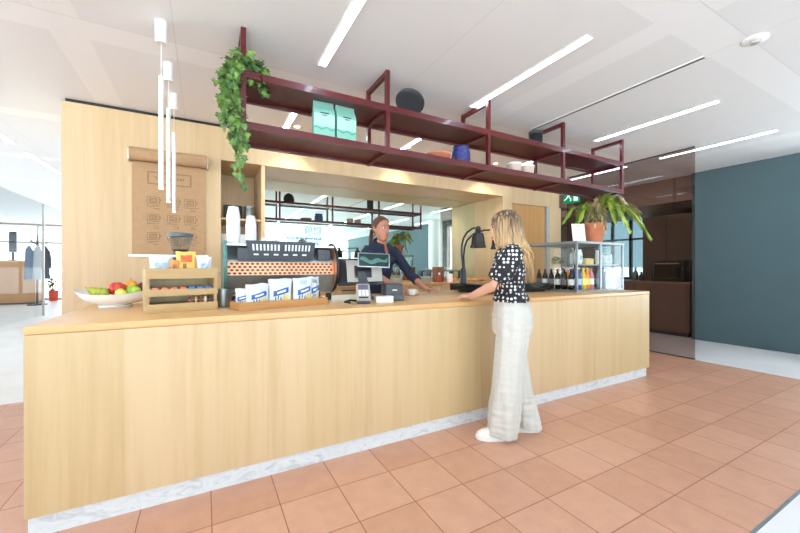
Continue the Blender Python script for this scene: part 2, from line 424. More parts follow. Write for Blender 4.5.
# back bar inside the niche
bk = thing('back_bar_cabinet', 'birch back bar cabinet in the niche under the mirror', 'cabinet', (0, 0, 0))
MB().span(NX0 + .003, NX1 - .003, WY + .02, MY - .002, .98, 1.01).build('worktop', MT['birchtop'], bk)
MB().span(NX0 + .003, NX1 - .003, WY + .05, MY - .002, .0, .98).build('carcass', MT['birchwall'], bk, False)
for i in range(7):
    x = NX0 + .02 + i * .62
    dd = MB().span(x, x + .61, WY + .03, WY + .049, .1, .965).build('door', MT['birchwall'], bk, False)
    MB().span(x + .2, x + .4, WY + .018, WY + .03, .93, .945).build('handle', MT['dark'], dd, False)
sm = NT('mirror_silver'); sm.b.inputs['Base Color'].default_value = (.80, .93, .86, 1); sm.b.inputs['Metallic'].default_value = 1; sm.b.inputs['Roughness'].default_value = .015
tag(MB().span(.647, NX1 - .003, MY - .001, MY + .012, 1.012, NB - .004).build('wall_mirror', sm.m, None, False), 'wide wall mirror at the back of the birch niche', 'mirror')
cu = thing('cubby_shelf', 'birch open cubby at the left end of the niche', 'shelf', (0, 0, 0))
MB().span(.605, .645, WY + .004, MY - .003, 1.012, NB - .003).build('side_panel', MT['birchwall'], cu, False)
cz = [1.44, 1.83]
for z in cz: MB().span(NX0 + .003, .605, WY + .03, MY - .003, z - .02, z).build('shelf_board', MT['birchwall'], cu, False)

# ------------------------------------------------------------------ hanging shelf
hs = thing('hanging_shelf', 'oxblood steel two-tier shelf hanging from the ceiling above the counter', 'shelf', (0, 0, 0))
HX = [.235, 1.345, 2.46, 3.58, 4.73]; SF, SB = 2.685, 3.075; P = .034
for x in HX:
    for y in (SF, SB):
        MB().span(x - P / 2, x + P / 2, y - P / 2, y + P / 2, 2.2, CEIL).build('post', MT['redsteel'], hs, False)
    MB().span(x - P / 2, x + P / 2, SF + P / 2, SB - P / 2, CEIL - .04, CEIL - .004).build('top_bar', MT['redsteel'], hs, False)
LV = (2.215, 2.565)
for z in LV:
    for y in (SF, SB):
        MB().span(HX[0] - P / 2, HX[-1] + P / 2, y - P / 2 - .002, y + P / 2 + .002, z - .008, z + .042).build('rail', MT['redsteel'], hs, False)
    for a, c in zip(HX, HX[1:]):
        MB().span(a + P / 2, c - P / 2, SF + P / 2, SB - P / 2, z + .012, z + .02).build('shelf_panel', simple('oxblood_sheet', (88, 20, 27), .42), hs, False)
    for x in HX:
        MB().span(x - P / 2, x + P / 2, SF + P / 2, SB - P / 2, z - .012, z + .012).build('crossbar', MT['redsteel'], hs, False)
LO, UP = LV[0] + .02, LV[1] + .02

# ------------------------------------------------------------------ helpers for soft goods
def pillow(w, h, t, u0=0, u1=1, v0=0, v1=1, off=0, nu=14, nv=16, side=(1, -1), seed=0, lean=0, slant=0):
    """a filled bag standing on z=0 facing -Y; u across, v up; a sub-range gives a print lying on its front"""
    mb = MB(); rs = []
    def P(u, v, sgn):
        e = (max(0, 1 - (2 * u - 1) ** 2) ** .6) * (max(0, 1 - (2 * v - 1) ** 2) ** .45)
        th = t / 2 * e * (1.15 - .3 * v)
        wr = .011 * mnoise.noise(V(u * 5 + seed, v * 5, seed)) * e
        wob = 1 - .08 * math.sin(PI * v) + .03 * mnoise.noise(V(seed, v * 3, u))
        return V((u - .5) * w * wob, sgn * (th + wr + off) - lean * v, h * v * (1 + .05 * v * mnoise.noise(V(u * 2.2, seed, 3))))
    full = (u0, u1, v0, v1) == (0, 1, 0, 1)
    sides = (1, -1) if full else (-1,)
    for sg in sides:
        g = [[mb.bm.verts.new(P(u0 + (u1 - u0) * i / nu, v0 + (v1 - v0) * j / nv + slant * (i / nu - .5), sg)) for i in range(nu + 1)] for j in range(nv + 1)]
        for j in range(nv):
            for i in range(nu): mb.bm.faces.new((g[j][i], g[j][i + 1], g[j + 1][i + 1], g[j + 1][i]))
    if full: bmesh.ops.remove_doubles(mb.bm, verts=mb.bm.verts[:], dist=.0008)
    return mb

def leaf(mb, p, d, up, L, W, lobes=0, fold=.25, droop=.2):
    """one leaf blade: two folded halves"""
    d = d.normalized(); s = d.cross(up).normalized(); n = s.cross(d).normalized()
    if lobes:
        prof = [(0, .06), (.05, .42), (.18, .5), (.3, .28), (.45, .62), (.55, .5), (.6, .26), (.8, .2), (1, 0)]
    else:
        prof = [(0, .02), (.15, .3), (.4, .5), (.65, .4), (.85, .2), (1, 0)]
    mid = [p + d * (L * a) - n * (droop * L * a * a) for a, _ in prof]
    vm = [mb.bm.verts.new(q) for q in mid]
    for sg in (1, -1):
        ve = [mb.bm.verts.new(q + s * (sg * W * w) + n * (fold * W * w)) for q, (a, w) in zip(mid, prof)]
        for i in range(len(prof) - 1):
            try: mb.bm.faces.new((vm[i], vm[i + 1], ve[i + 1], ve[i]))
            except ValueError: pass

# ------------------------------------------------------------------ things on the hanging shelf
for i, x in enumerate((.832, 1.012)):
    t = thing('coffee_bag', ['mint green coffee bag on the lower shelf, nearer the ivy', 'mint green coffee bag on the lower shelf, nearer the black plate'][i], 'coffee bag', (x, 2.80, LO), R(-4 + 6 * i), 'mint coffee bags')
    w, h, dp = .165, .335, .09
    b = MB()
    prof = [(0, 1, 1), (.02, 1, 1), (.7, 1, .95), (.82, .99, .55), (.9, .98, .12), (1, .97, .05)]
    b.rings([[V(sx * w / 2 * a, sy * dp / 2 * k, h * z) for sx, sy in ((-1, -1), (-.5, -1.08), (0, -1.1), (.5, -1.08), (1, -1), (1, 1), (0, 1.1), (-1, 1))] for z, a, k in prof])
    b.build('bag_body', MT['mint'], t)
    for nm, z0, z1, m, wav in (('upper_label', .36, .66, 'mintpale', .02), ('wave_print', .26, .40, 'mintdark', .03)):
        g = MB(); n = 12; rs = []
        lo = [V(-w * .5 + w * i2 / n, -dp / 2 * (1.105 - .4 * abs(i2 / n - .5) ** 2) - .0015 - (.001 if m == 'mintdark' else 0), h * z0) for i2 in range(n + 1)]
        hi = [V(q.x, q.y, h * (z1 if nm == 'upper_label' else .34 + wav * math.sin(i2 * 1.1 + i) )) for i2, q in enumerate(lo)]
        if nm == 'wave_print': lo = [V(q.x, q.y, hi[k].z - .012) for k, q in enumerate(lo)]
        g.rings([lo, hi], cap=False, close=False); g.build(nm, MT[m], t)
    for a_, z_, h_ in ((.035, .222, .009), (.02, .206, .006), (.018, .045, .01)): MB().span(-a_, a_, -.0537, -.0525, z_, z_ + h_).build('printed_line', MT['mintdark' if z_ < .1 else 'dark'], t, False)

t = thing('plate', 'round black plate standing upright on the upper shelf', 'plate', (1.60, 2.745, UP), R(-20))
rt = Matrix.Rotation(R(82), 3, 'X')
b = MB(); b.lathe([(.0, 0), (.08, 0), (.115, .003), (.128, .010), (.131, .008), (.116, -.003), (.08, -.007), (0, -.007)], (0, 0, 0), 40, False)
b.bm.transform(Matrix.Translation((0, 0, .132)) @ rt.to_4x4()); b.build('plate_body', MT['black'], t)
b = MB().box((0, .055, .006), (.09, .1, .012)).box((0, .06, .06), (.012, .012, .11)); b.build('plate_stand', MT['black'], t)

t = thing('clay_bowl', 'low brown clay bowl on the lower shelf', 'bowl', (1.95, 2.81, LO))
MB().lathe([(.05, 0), (.06, .004), (.108, .05), (.122, .085), (.116, .085), (.1, .05), (.05, .014), (.002, .012)], n=36, cap=False).build('bowl_body', MT['clayb'], t)
MB().lathe([(.121, .072), (.1245, .08), (.1225, .088), (.1165, .088), (.115, .08)], n=36, cap=False).build('rim', MT['terra'], t)
t = thing('patterned_pot', 'cobalt blue patterned pot on the lower shelf beside the clay bowl', 'pot', (2.225, 2.82, LO))
MB().lathe([(.07, 0), (.088, .01), (.096, .08), (.09, .15), (.078, .185), (.082, .2), (.074, .2), (.07, .18), (.08, .1), (.06, .02), (0, .015)], n=32, cap=False).build('pot_body', MT['cobalt'], t)
MB().lathe([(.078, .185), (.084, .195), (.082, .204), (.074, .204)], n=32, cap=False).build('rim', simple('navy_rim', (34, 38, 92)), t)
for i, x in enumerate((2.955, 3.15)):
    t = thing('stoneware_cup', ['pale stoneware cup on the lower shelf, the left of two', 'pale stoneware cup on the lower shelf, the right of two'][i], 'cup', (x, 2.82, LO), 0, 'pale cups on the lower shelf')
    MB().lathe([(.058, 0), (.068, .006), (.08, .135), (.081, .142), (.076, .142), (.064, .02), (0, .015)], n=32, cap=False).build('cup_body', MT['clayw'], t)
    MB().lathe([(.0795, .13), (.0815, .14), (.08, .144), (.0755, .144)], n=32, cap=False).build('glazed_rim', MT['whitegloss'], t)
t = thing('black_canister', 'black metal canister on the upper shelf beside the fourth hanger', 'canister', (3.42, 2.93, UP))
MB().lathe([(.073, 0), (.077, .006), (.077, .22), (.073, .225)], n=32).build('canister_body', MT['black'], t)
MB().lathe([(.079, .225), (.079, .255), (.073, .26), (.02, .262)], n=32).build('lid', MT['dark'], t)

# ivy
t = thing('trailing_ivy', 'green ivy trailing from the left end of the hanging shelf', 'plant', (.36, 2.86, UP))
b = MB(); b.lathe([(.055, 0), (.075, .09), (.08, .1), (.07, .1), (.06, .07), (0, .07)], n=24, cap=False); b.build('pot', MT['black'], t)
rnd = random.Random(3); fo = MB(); vi = MB()
def vine(pts, n, r, size, spread):
    L = len(pts) - 1
    vi.tube(pts, .0028, 5)
    for k in range(n):
        u = (k + rnd.random()) / n * L; i = min(int(u), L - 1); q = V(*pts[i]).lerp(V(*pts[i + 1]), u - i)
        o = V(rnd.uniform(-1, 1), rnd.uniform(-1, .6), rnd.uniform(-.5, .7)).normalized() * (spread * rnd.uniform(.3, 1))
        d = V(o.x, o.y - .2, o.z - .9 * rnd.random()).normalized()
        upv = V(rnd.uniform(-.5, .5), -1, rnd.uniform(0, .8))
        leaf(fo, q + o, d, upv, size * rnd.uniform(.7, 1.15), size * rnd.uniform(.6, .85), 1, rnd.uniform(-.1, .35), rnd.uniform(0, .35))
z0 = .08
for k in range(17):
    dx, dy = rnd.uniform(-.21, .06), rnd.uniform(-.17, .02)
    hh = rnd.uniform(-.02, .09)
    vine([(0, 0, z0), (dx * .4, dy * .4, z0 + hh), (dx * .9, dy * .8, z0 + hh * .7), (dx * 1.05, dy, z0 - .1)], 17, .01, .066, .05)
for k in range(13):
    x0 = rnd.uniform(-.24, -.16); ln = rnd.uniform(.25, .55); y0 = rnd.uniform(-.26, -.04)
    vine([(0, 0, z0), (x0 * .6, y0 * .7, z0 + .08), (x0, y0, z0 - .05), (x0 + rnd.uniform(-.03, .03), y0, z0 - ln * .6), (x0 + rnd.uniform(-.03, .05), y0, z0 - ln)], int(16 + ln * 34), .01, .064, .05)
for x0, y0, ln, dr in ((-.19, -.23, .88, .05), (-.17, -.2, .80, .02), (-.2, -.12, .70, .04), (-.21, -.25, .62, .02)):
    vine([(0, 0, z0), (x0 * .7, y0 * .7, z0 + .05), (x0, y0, z0 - .1), (x0 + dr * .5, y0, z0 - ln * .6), (x0 + dr, y0, z0 - ln)], 40, .01, .058, .038)
vi.build('vine', MT['stem'], t); fo.build('foliage', MT['ivy'], t)

# ------------------------------------------------------------------ pendants
for i, y in enumerate((2.88, 3.44, 4.03)):
    t = thing('pendant_lamp', ['slim white tube pendant, nearest of three above the fruit bowl', 'slim white tube pendant, middle of three', 'slim white tube pendant, farthest of three, nearest the menu'][i], 'pendant lamp', (-.255, y, CEIL), 0, 'slim white pendants')
    MB().lathe([(.036, 0), (.036, -.142), (.033, -.146)], n=24).build('canopy', MT['white'], t)
    MB().cyl((0, 0, -.146), (0, 0, -.37), .0022, n=6).build('cord', MT['white'], t)
    MB().lathe([(.004, -.36), (.0155, -.365), (.0155, -1.115), (.0135, -1.118)], n=20).build('lamp_tube', MT['white'], t)
    MB().lathe([(.0125, -1.1175), (.0125, -1.123), (.003, -1.124)], n=16).build('bulb', MT['warmglow'], t)

# ------------------------------------------------------------------ menu roll on the wall
t = thing('paper_menu_roll', 'kraft paper menu hanging from a wall roll with drawn cups', 'menu', (-.325, WY, 0))
MB().cyl((-.345, -.075, 2.418), (.345, -.075, 2.418), .068, n=32).build('paper_roll', MT['kraft'], t)
for s in (-1, 1):
    MB().box((s * .355, -.05, 2.40), (.012, .1, .11)).tube([(s * .349, -.075, 2.418), (s * .362, -.075, 2.418)], .02, 12).build('bracket', MT['white'], t)
MB().span(-.335, .335, -.016, -.0145, 1.36, 2.41).build('paper_sheet', MT['kraft'], t, False)
ink = MB(); rnd = random.Random(11)
def seg(x0, z0, x1, z1, w=.0026):
    dx, dz = x1 - x0, z1 - z0; L = math.hypot(dx, dz) or 1; nx, nz = -dz / L * w, dx / L * w
    ink.face([V(x0 + nx, -.0168, z0 + nz), V(x1 + nx, -.0168, z1 + nz), V(x1 - nx, -.0168, z1 - nz), V(x0 - nx, -.0168, z0 - nz)])
def rect(x0, z0, x1, z1, w=.0022):
    seg(x0, z0, x1, z0, w); seg(x1, z0, x1, z1, w); seg(x1, z1, x0, z1, w); seg(x0, z1, x0, z0, w)
def scribble(x0, z, wd, h=.009):
    x = x0
    while x < x0 + wd:
        a = rnd.uniform(.004, .009)
        seg(x, z + rnd.uniform(-h, h), x + a, z + rnd.uniform(-h, h), .0026); x += a + (.006 if rnd.random() < .18 else .001)
rect(-.2, 2.135, .195, 2.265); rect(-.192, 2.143, .187, 2.257, .002); scribble(-.14, 2.205, .27, .018)
for rr, z in enumerate((2.0, 1.815, 1.62)):
    for cc, x in enumerate((-.205, -.025, .135)):
        rect(x, z - .075, x + .105, z); rect(x + .02, z - .06, x + .085, z - .015, .002)
        for q in range(4): seg(x + .02, z - .02 - q * .012, x + .085, z - .022 - q * .012, .002)
        seg(x + .105, z - .02, x + .125, z - .03); seg(x + .125, z - .03, x + .105, z - .055)
        scribble(x, z - .098, .1 + .03 * (cc == 2)); scribble(x + .055, z - .125, .05, .007)
        if rr == 1: scribble(x + .055, z - .145, .05, .007)
ink.build('ink_drawing', MT['ink'], t, False)

# ------------------------------------------------------------------ fruit bowl
FB = V(-.55, 3.17, TOP)
t = thing('fruit_bowl', 'white boat-shaped fruit bowl on the counter at left', 'bowl', FB, R(-12))
rs = []
for z, rx, ry, up in ((0, .1, .075, 0), (.012, .1, .075, 0), (.016, .085, .065, 0), (.03, .15, .1, .0), (.06, .2, .13, .01), (.085, .232, .145, .03), (.09, .238, .148, .035), (.087, .229, .14, .033), (.062, .19, .12, .01), (.036, .14, .09, 0), (.026, .01, .01, 0)):
    rs.append([V(rx * math.cos(2 * PI * i / 40), ry * math.sin(2 * PI * i / 40), z + up * abs(math.cos(2 * PI * i / 40)) ** 2.5) for i in range(40)])
MB().rings(rs).build('bowl_body', MT['whitegloss'], t)
def fruit(name, cat, label, x, y, z, r, rgb, kind='apple', tilt=0, group=None):
    c = FB + V(x * .95, y, z + .013); f = thing(name, label, cat, c, 0, group); m = NT(name + '_skin'); a, bb = lin(rgb[0]), lin(rgb[1])
    m.l(m.ramp(m.noise(m.coord(), 22, 3), [(.38, a), (.64, bb)]), m.b.inputs['Base Color']); m.b.inputs['Roughness'].default_value = .35
    rot = Matrix.Rotation(tilt, 3, 'Y')
    if kind == 'apple': pr = [(.02, -.80), (.35, -.88), (.75, -.62), (.98, -.05), (.95, .35), (.72, .74), (.4, .86), (.12, .76), (.01, .68)]
    elif kind == 'pear': pr = [(.02, -.9), (.5, -.85), (.9, -.45), (.92, 0), (.65, .5), (.42, .95), (.32, 1.2), (.05, 1.28)]
    else: pr = [(.02, -1), (.45, -.9), (.85, -.52), (1, 0), (.85, .52), (.45, .9), (.02, 1)]
    b = MB().lathe([(p * r * 1.1, q * r * 1.1) for p, q in pr], n=24); b.bm.transform(rot.to_4x4()); b.build('flesh', m.m, f)
    tz = pr[-1][1] * r * 1.1
    s = MB().tube([(0, 0, tz - .004), (.002, 0, tz + .013), (.006, 0, tz + .016)], .0018, 6); s.bm.transform(rot.to_4x4()); s.build('stem', MT['brow'], f)
fruit('pear', 'fruit', 'yellow-green pear at the left end of the fruit bowl', -.105, -.015, .088, .04, ((150, 160, 40), (196, 196, 70)), 'pear', R(-60))
fruit('apple', 'fruit', 'big red apple in the middle of the fruit bowl', .015, -.02, .108, .048, ((178, 34, 34), (226, 88, 62)), 'apple', R(15))
fruit('orange', 'fruit', 'orange fruit on top at the back of the bowl', .085, .045, .122, .042, ((240, 150, 40), (248, 178, 60)), 'orange')
fruit('lime', 'fruit', 'bright green apple in front of the orange in the bowl', .115, -.05, .094, .04, ((128, 176, 44), (190, 214, 90)), 'apple', R(20))
fruit('lemon', 'fruit', 'yellow fruit low at the front of the bowl', .045, -.085, .082, .031, ((214, 204, 80), (226, 220, 110)), 'orange')
fruit('apple', 'fruit', 'olive green apple left of the big red apple', -.06, -.062, .083, .035, ((132, 146, 40), (176, 180, 66)), 'apple', R(-15))
fruit('peach', 'fruit', 'yellow and red apple behind the big red apple', -.02, .06, .105, .04, ((226, 120, 60), (244, 192, 90)), 'apple', R(10))
fruit('plum', 'fruit', 'dark red plum at the right end of the fruit bowl', .165, .0, .118, .032, ((90, 22, 34), (140, 40, 50)), 'orange')

# ------------------------------------------------------------------ snack rack
RZ = R(12)
t = thing('snack_rack', 'small pine snack rack with two open tiers on the counter', 'rack', (-.135, 2.70, TOP), RZ)
W2, D2 = .183, .09
for s in (-1, 1): MB().span(s * W2 - .009, s * W2 + .009, -D2, D2, 0, .262).build('side_panel', MT['rackwood'], t, False)
for nm, z in (('shelf_board', .04), ('shelf_board', .118), ('shelf_board', .215)): MB().span(-W2 + .009, W2 - .009, -D2, D2 - .01, z, z + .009).build(nm, MT['rackwood'], t, False)
for z0_, z1_ in ((0, .052), (.1, .138), (.205, .268)): MB().span(-W2 - .012, W2 + .012, -D2 - .012, -D2, z0_, z1_).build('lip', MT['rackwood'], t, False)
MB().span(-W2 + .009, W2 - .009, D2 - .01, D2, 0, .262).build('back_panel', wood('greyed_pine', (176, 158, 116), 'Z', .04, 0), t, False)
RM = Matrix.Translation((-.135, 2.70, TOP)) @ Matrix.Rotation(RZ, 4, 'Z')
def bar(x, y, z, d, rgb, label, group, name='chocolate_bar', rz=0):
    k = thing(name, label, 'snack bar', RM @ V(x, y, z), RZ + rz, group)
    MB().box((0, 0, d[2] / 2), d, 0, .003).build('wrapper', simple('wrapper_%d_%d_%d' % rgb, rgb, .35), k)
    for s in (-1, 1): MB().box((s * (d[0] / 2 + .004), 0, d[2] / 2), (.01, d[1] * .92, .002)).build('crimped_end', MT['foil'], k, False)
ords = ['first', 'second', 'third', 'fourth', 'fifth', 'sixth']
for i in range(4):
    bar(-.146 + i * .049, -.05, .1271, (.034, .07, .024), (222, 112, 70), f'orange wrapped bar on the upper rack tier, {ords[i]} from the left', 'orange bars')
for i in range(3):
    bar(.047 + i * .047, -.05, .1271, (.031, .07, .026), (72, 112, 168), f'blue wrapped bar on the upper rack tier, {ords[i]} from the left', 'blue bars')
for i in range(5):
    bar(.045 + i * .027, -.06, .0491, (.012, .05, .034 + .004 * (i % 2)), [(150, 40, 36), (206, 150, 80), (120, 34, 34), (226, 200, 150), (60, 36, 34)][i], ['dark red bar standing on the bottom rack tier, leftmost', 'tan bar standing on the bottom rack tier', 'maroon bar standing between tan and cream bars', 'cream bar standing on the bottom rack tier', 'dark brown bar at the right end of the bottom tier'][i], 'bars on the bottom tier')
def pouch(x, y, w, h, th, m, prints, label, name='snack_pouch'):
    k = thing(name, label, 'snack bag', RM @ V(x, y, .2242), RZ)
    pillow(w, h, th, seed=x * 30).build('bag_body', m, k)
    for nm, u0, u1, v0, v1, mm in prints: pillow(w, h, th, u0, u1, v0, v1, .0012, 8, 8, seed=x * 30).build(nm, mm, k)
pouch(-.112, -.035, .12, .125, .045, MT['foil'], [('printed_label', .22, .78, .2, .62, MT['palelabel'])], 'white snack pouch at the left on top of the rack')
pouch(-.043, -.062, .05, .095, .03, simple('orange_pouch', (236, 150, 84)), [('printed_label', .25, .75, .3, .7, MT['clayb'])], 'narrow orange snack pouch on the rack top')
pouch(.025, -.03, .115, .15, .05, simple('peach_pouch', (246, 196, 96)), [('printed_label', .2, .8, .55, .85, simple('red_orange_print', (226, 110, 60))), ('printed_mark', .3, .5, .25, .5, MT['clayb'])], 'yellow and orange snack bag in the middle of the rack top')
pouch(.128, -.035, .09, .12, .04, MT['foil'], [('printed_label', .22, .78, .2, .62, MT['palelabel'])], 'white snack pouch at the right on top of the rack')

# grinder behind the rack, and a milk jug
t = thing('coffee_grinder', 'white coffee grinder with clear bean hopper behind the snack rack', 'coffee grinder', (-.15, 2.98, TOP))
MB().box((0, .02, .15), (.15, .2, .30), 0, .02).build('grinder_body', MT['white'], t)
MB().box((-.055, -.02, .352), (.46, .16, .016), 0, .005).build('top_tray', MT['white'], t)
MB().lathe([(.045, .305), (.045, .375)], n=20).build('neck', MT['dark'], t)
MB().lathe([(.04, .375), (.052, .39), (.075, .495), (.073, .495), (.05, .393), (.03, .378)], n=28, cap=False).build('hopper', MT['smoke'], t)
MB().lathe([(.08, .492), (.082, .512), (.076, .516), (.0, .517)], n=28).build('hopper_lid', simple('slate_lid', (74, 88, 100), .3), t)
MB().lathe([(.0, .384), (.04, .384), (.053, .4), (.0, .404)], n=20).build('coffee_beans', simple('coffee_beans', (70, 46, 34), .5), t)
t = thing('steel_jug', 'grey steel jug on the counter beside the snack rack', 'jug', (.115, 2.785, TOP))
MB().lathe([(.045, 0), (.05, .004), (.058, .1), (.06, .125), (.056, .125), (.046, .01), (0, .008)], n=28, cap=False).build('jug_body', MT['zinc'], t)
MB().tube([(.052, -.01, .105), (.085, -.02, .1), (.083, -.02, .05), (.05, -.01, .03)], .006, 8).build('handle', MT['zinc'], t)

# ------------------------------------------------------------------ crisp tray
CR = Matrix.Translation((.475, 2.59, TOP)) @ Matrix.Rotation(R(16), 4, 'Z')
t = thing('crisp_tray', 'long shallow bamboo tray of crisps at the counter edge', 'tray', CR @ V(0, 0, 0), R(16))
hw, hd = .318, .085
MB().span(-hw, hw, -hd, hd, 0, .01).build('tray_base', MT['traywood'], t, False)
MB().span(-hw, hw, -hd, -hd + .01, .01, .052).span(-hw, hw, hd - .01, hd, .01, .052).span(-hw, -hw + .01, -hd + .01, hd - .01, .01, .052).span(hw - .01, hw, -hd + .01, hd - .01, .01, .052).build('tray_rim', MT['traywood'], t, False)
bags = [(-.255, .025, .10, .125, -30, 'small crisp bag leaning at the left end of the bamboo tray'), (-.185, -.03, .165, .155, 5, 'crisp bag second from the left in the bamboo tray'),
        (-.025, -.025, .165, .185, -9, 'crisp bag in the middle of the bamboo tray, nearest the grille'), (.14, -.035, .165, .19, 4, 'crisp bag fourth from the left in the bamboo tray'),
        (.25, .005, .115, .195, 14, 'crisp bag at the right end of the bamboo tray, grey badge on top')]
for i, (x, y, w, h, a, lab) in enumerate(bags):
    k = thing('crisp_bag', lab, 'crisp bag', CR @ V(x, y, .0102), R(16 + a), 'white crisp bags')
    th = .055
    pillow(w, h, th, seed=i * 3).build('bag_body', MT['foil'], k)
    pr = [('blue_banner', .16, .84, .42, .62, 'bluelabel', .0012), ('yellow_patch', .62, .86, .14, .42, 'yellowlabel', .0011)]
    if i >= 3: pr.append(('top_badge', .3, .66, .76, .9, 'palelabel' if i == 3 else 'zinc', .0012))
    for nm, u0, u1, v0, v1, mm, of in pr: pillow(w, h, th, u0, u1, v0, v1, of, 8, 8, seed=i * 3, slant=.14 if mm == 'bluelabel' else 0).build(nm, MT[mm], k)
    for q in range(3): pillow(w, h, th, .24 + .11 * q, .28 + .11 * q, .2 + .05 * (q % 2), .34 + .04 * (q % 2), .0014, 3, 4, seed=i * 3, slant=.05).build('printed_mark', MT['dark'], k)
    pillow(w, h, th, .3, .72, .49, .56, .002, 6, 3, seed=i * 3, slant=.085).build('white_lettering', MT['paperw'], k)

# ------------------------------------------------------------------ espresso machine
EM = V(.125, 2.88, TOP)
t = thing('espresso_machine', 'wide espresso machine with copper band and black slotted grille, seen from behind', 'coffee machine', EM)
L = .86
for x in (.06, L - .06):
    for y in (.08, .42): MB().lathe([(.022, 0), (.026, .03), (.02, .06)], (x, y, 0), 16).build('foot', MT['black'], t)
def dside(x0, x1, m, nm, inset=0):
    pts = []
    for a in range(0, 181, 15):
        an = R(90 + a); pts.append((.17 + (.19 - inset) * math.cos(an) * 1.0, .27 + (.205 - inset) * math.sin(an)))
    pts += [(.47 - inset, .065 + inset), (.5 - inset, .4 - inset), (.44, .475 - inset)]
    return MB().prism(pts, 0, x0, x1).build(nm, m, t)
dside(0, .018, MT['teal'], 'side_panel'); dside(L - .018, L, MT['copper'], 'side_panel', .012)
pts = [V(L - .009, .17 + .19 * math.cos(R(90 + a)), .27 + .205 * math.sin(R(90 + a))) for a in range(-25, 181, 8)]
MB().tube(pts, .011, 8).build('side_rim', MT['black'], t)
pts = [V(.009, .17 + .19 * math.cos(R(90 + a)), .27 + .205 * math.sin(R(90 + a))) for a in range(-25, 181, 8)]
MB().tube(pts, .011, 8).build('side_rim', MT['teal'], t)
b = MB(); b.prism([(.10, .07), (.46, .07), (.48, .44), (.16, .44), (.08, .33), (.06, .22)], 0, .02, L - .02); b.build('machine_body', MT['zinc'], t, False)
# copper band: slanted plate with staggered dark ovals painted as shaded holes
bandz0, bandz1, y0, y1 = .215, .315, .035, .06
def bp(u, v, o=0): return V(.022 + u * (L - .044), y0 + (y1 - y0) * v - o, bandz0 + (bandz1 - bandz0) * v)
MB().rings([[bp(0, 0), bp(1, 0), bp(1, 1), bp(0, 1)], [bp(0, 0, -.012), bp(1, 0, -.012), bp(1, 1, -.012), bp(0, 1, -.012)]]).build('copper_band', MT['copper'], t, False)
h = MB()
for r in range(4):
    for k in range(22):
        u = (k + .35 + .5 * (r % 2)) / 22.6; v = .14 + r * .24
        h.face([bp(u + .015 * math.cos(q * PI / 5), v + .085 * math.sin(q * PI / 5), .0006) for q in range(10)])
hp = h.build('hole_shade_ovals', simple('hole_shadow', (96, 62, 50), .6), t, False)
# grille panel
b = MB(); gx0, gx1 = .165, .655
def gp(u, v, o=0):
    sp = .018 * v
    return V(gx0 - sp + u * (gx1 - gx0 + 2 * sp), .035 - .018 * v - o, .328 + .15 * v)
b.rings([[gp(0, 0), gp(1, 0), gp(1, 1), gp(0, 1)], [gp(0, 0, -.02), gp(1, 0, -.02), gp(1, 1, -.02), gp(0, 1, -.02)]]).build('grille_panel', simple('blue_black', (34, 40, 52), .35), t, False)
slot_m = simple('slot_light_paint', (214, 218, 216), .4)  # pale colour stands in for light showing through the slots
def slot(u, w, v0, v1): MB().rings([[gp(u - w, v0, .0008), gp(u + w, v0, .0008), gp(u + w, v1, .0008), gp(u - w, v1, .0008)]]).build('slot', slot_m, t, False)
for k in range(17):
    if k != 8: slot(.09 + k * .0513, .013, .5, .82)
for k in range(6): slot(.12 + k * .145, .035, .26, .34)
b = MB().span(.02, L - .02, .06, .47, .44, .452); b.build('cup_tray', MT['steel'], t, False)
MB().span(.02, L - .06, .055, .06, .452, .515).span(.02, .024, .06, .46, .452, .515).build('glass_rail', MT['glass'], t, False)
for x, s in ((.09, -1), (.45, -1)): MB().span(x, x + .08, .03, .05, .33, .42).build('side_vent', MT['dark'], t, False) if x < .1 else None
MB().span(.7, .8, .045, .07, .335, .42).build('side_vent', MT['dark'], t, False)
MB().tube([(.10, .3, .2), (-.05, .26, .24), (-.06, .24, .1)], .006, 8).build('steam_wand', MT['steel'], t)
TRAY = EM + V(0, 0, .452)
# paper cup stacks
def cupstack(x, y, n, lab, hh=.013, r=.042):
    t = thing('paper_cup_stack', lab, 'paper cups', TRAY + V(x, y, .0003))
    pr = []
    for k in range(n):
        z = k * hh
        pr.append((r * .99 if k else r, z)); pr.append((r * .99, z + hh * .55)); pr.append((r * 1.04, z + hh * .6)); pr.append((r * 1.04, z + hh * .95))
    pr += [(r * .75, n * hh + .075), (r * .72, n * hh + .08)]
    MB().lathe(pr, n=24).build('cups', MT['paperw'], t)
    MB().lathe([(r * .70, n * hh + .0805), (r * .68, n * hh + .081)], n=24).build('cup_base', MT['white'], t)
cupstack(.078, .27, 18, 'tall stack of white paper cups at the left on the espresso machine', .0125, .050)
cupstack(.205, .24, 12, 'shorter stack of white paper cups beside the tall stack')
for i, (x, y, z) in enumerate([(.50, .15, 0), (.575, .16, 0), (.65, .15, 0), (.725, .16, 0), (.60, .26, 0), (.68, .27, 0), (.755, .26, 0), (.66, .205, .092), (.74, .21, .092)]):
    lab = ['leftmost', 'second from left', 'third from left', 'rightmost'][i] + ' glass in the front row on the espresso machine' if i < 4 else (['left', 'middle', 'right'][i - 4] + ' glass in the back row on the espresso machine' if i < 7 else ['left', 'right'][i - 7] + ' glass stacked on top of the others on the espresso machine')
    g = thing('drinking_glass', lab, 'glass', TRAY + V(x, y, .0003 + z), 0, 'glasses on the espresso machine')
    MB().lathe([(.026, 0), (.028, .003), (.035, .088), (.0335, .088), (.0265, .008), (.001, .008)], n=20, cap=False).build('glass_wall', MT['smoke'], g)
    MB().lathe([(.0262, .0005), (.027, .007), (.002, .0072)], n=20, cap=False).build('glass_base', MT['glass'], g)
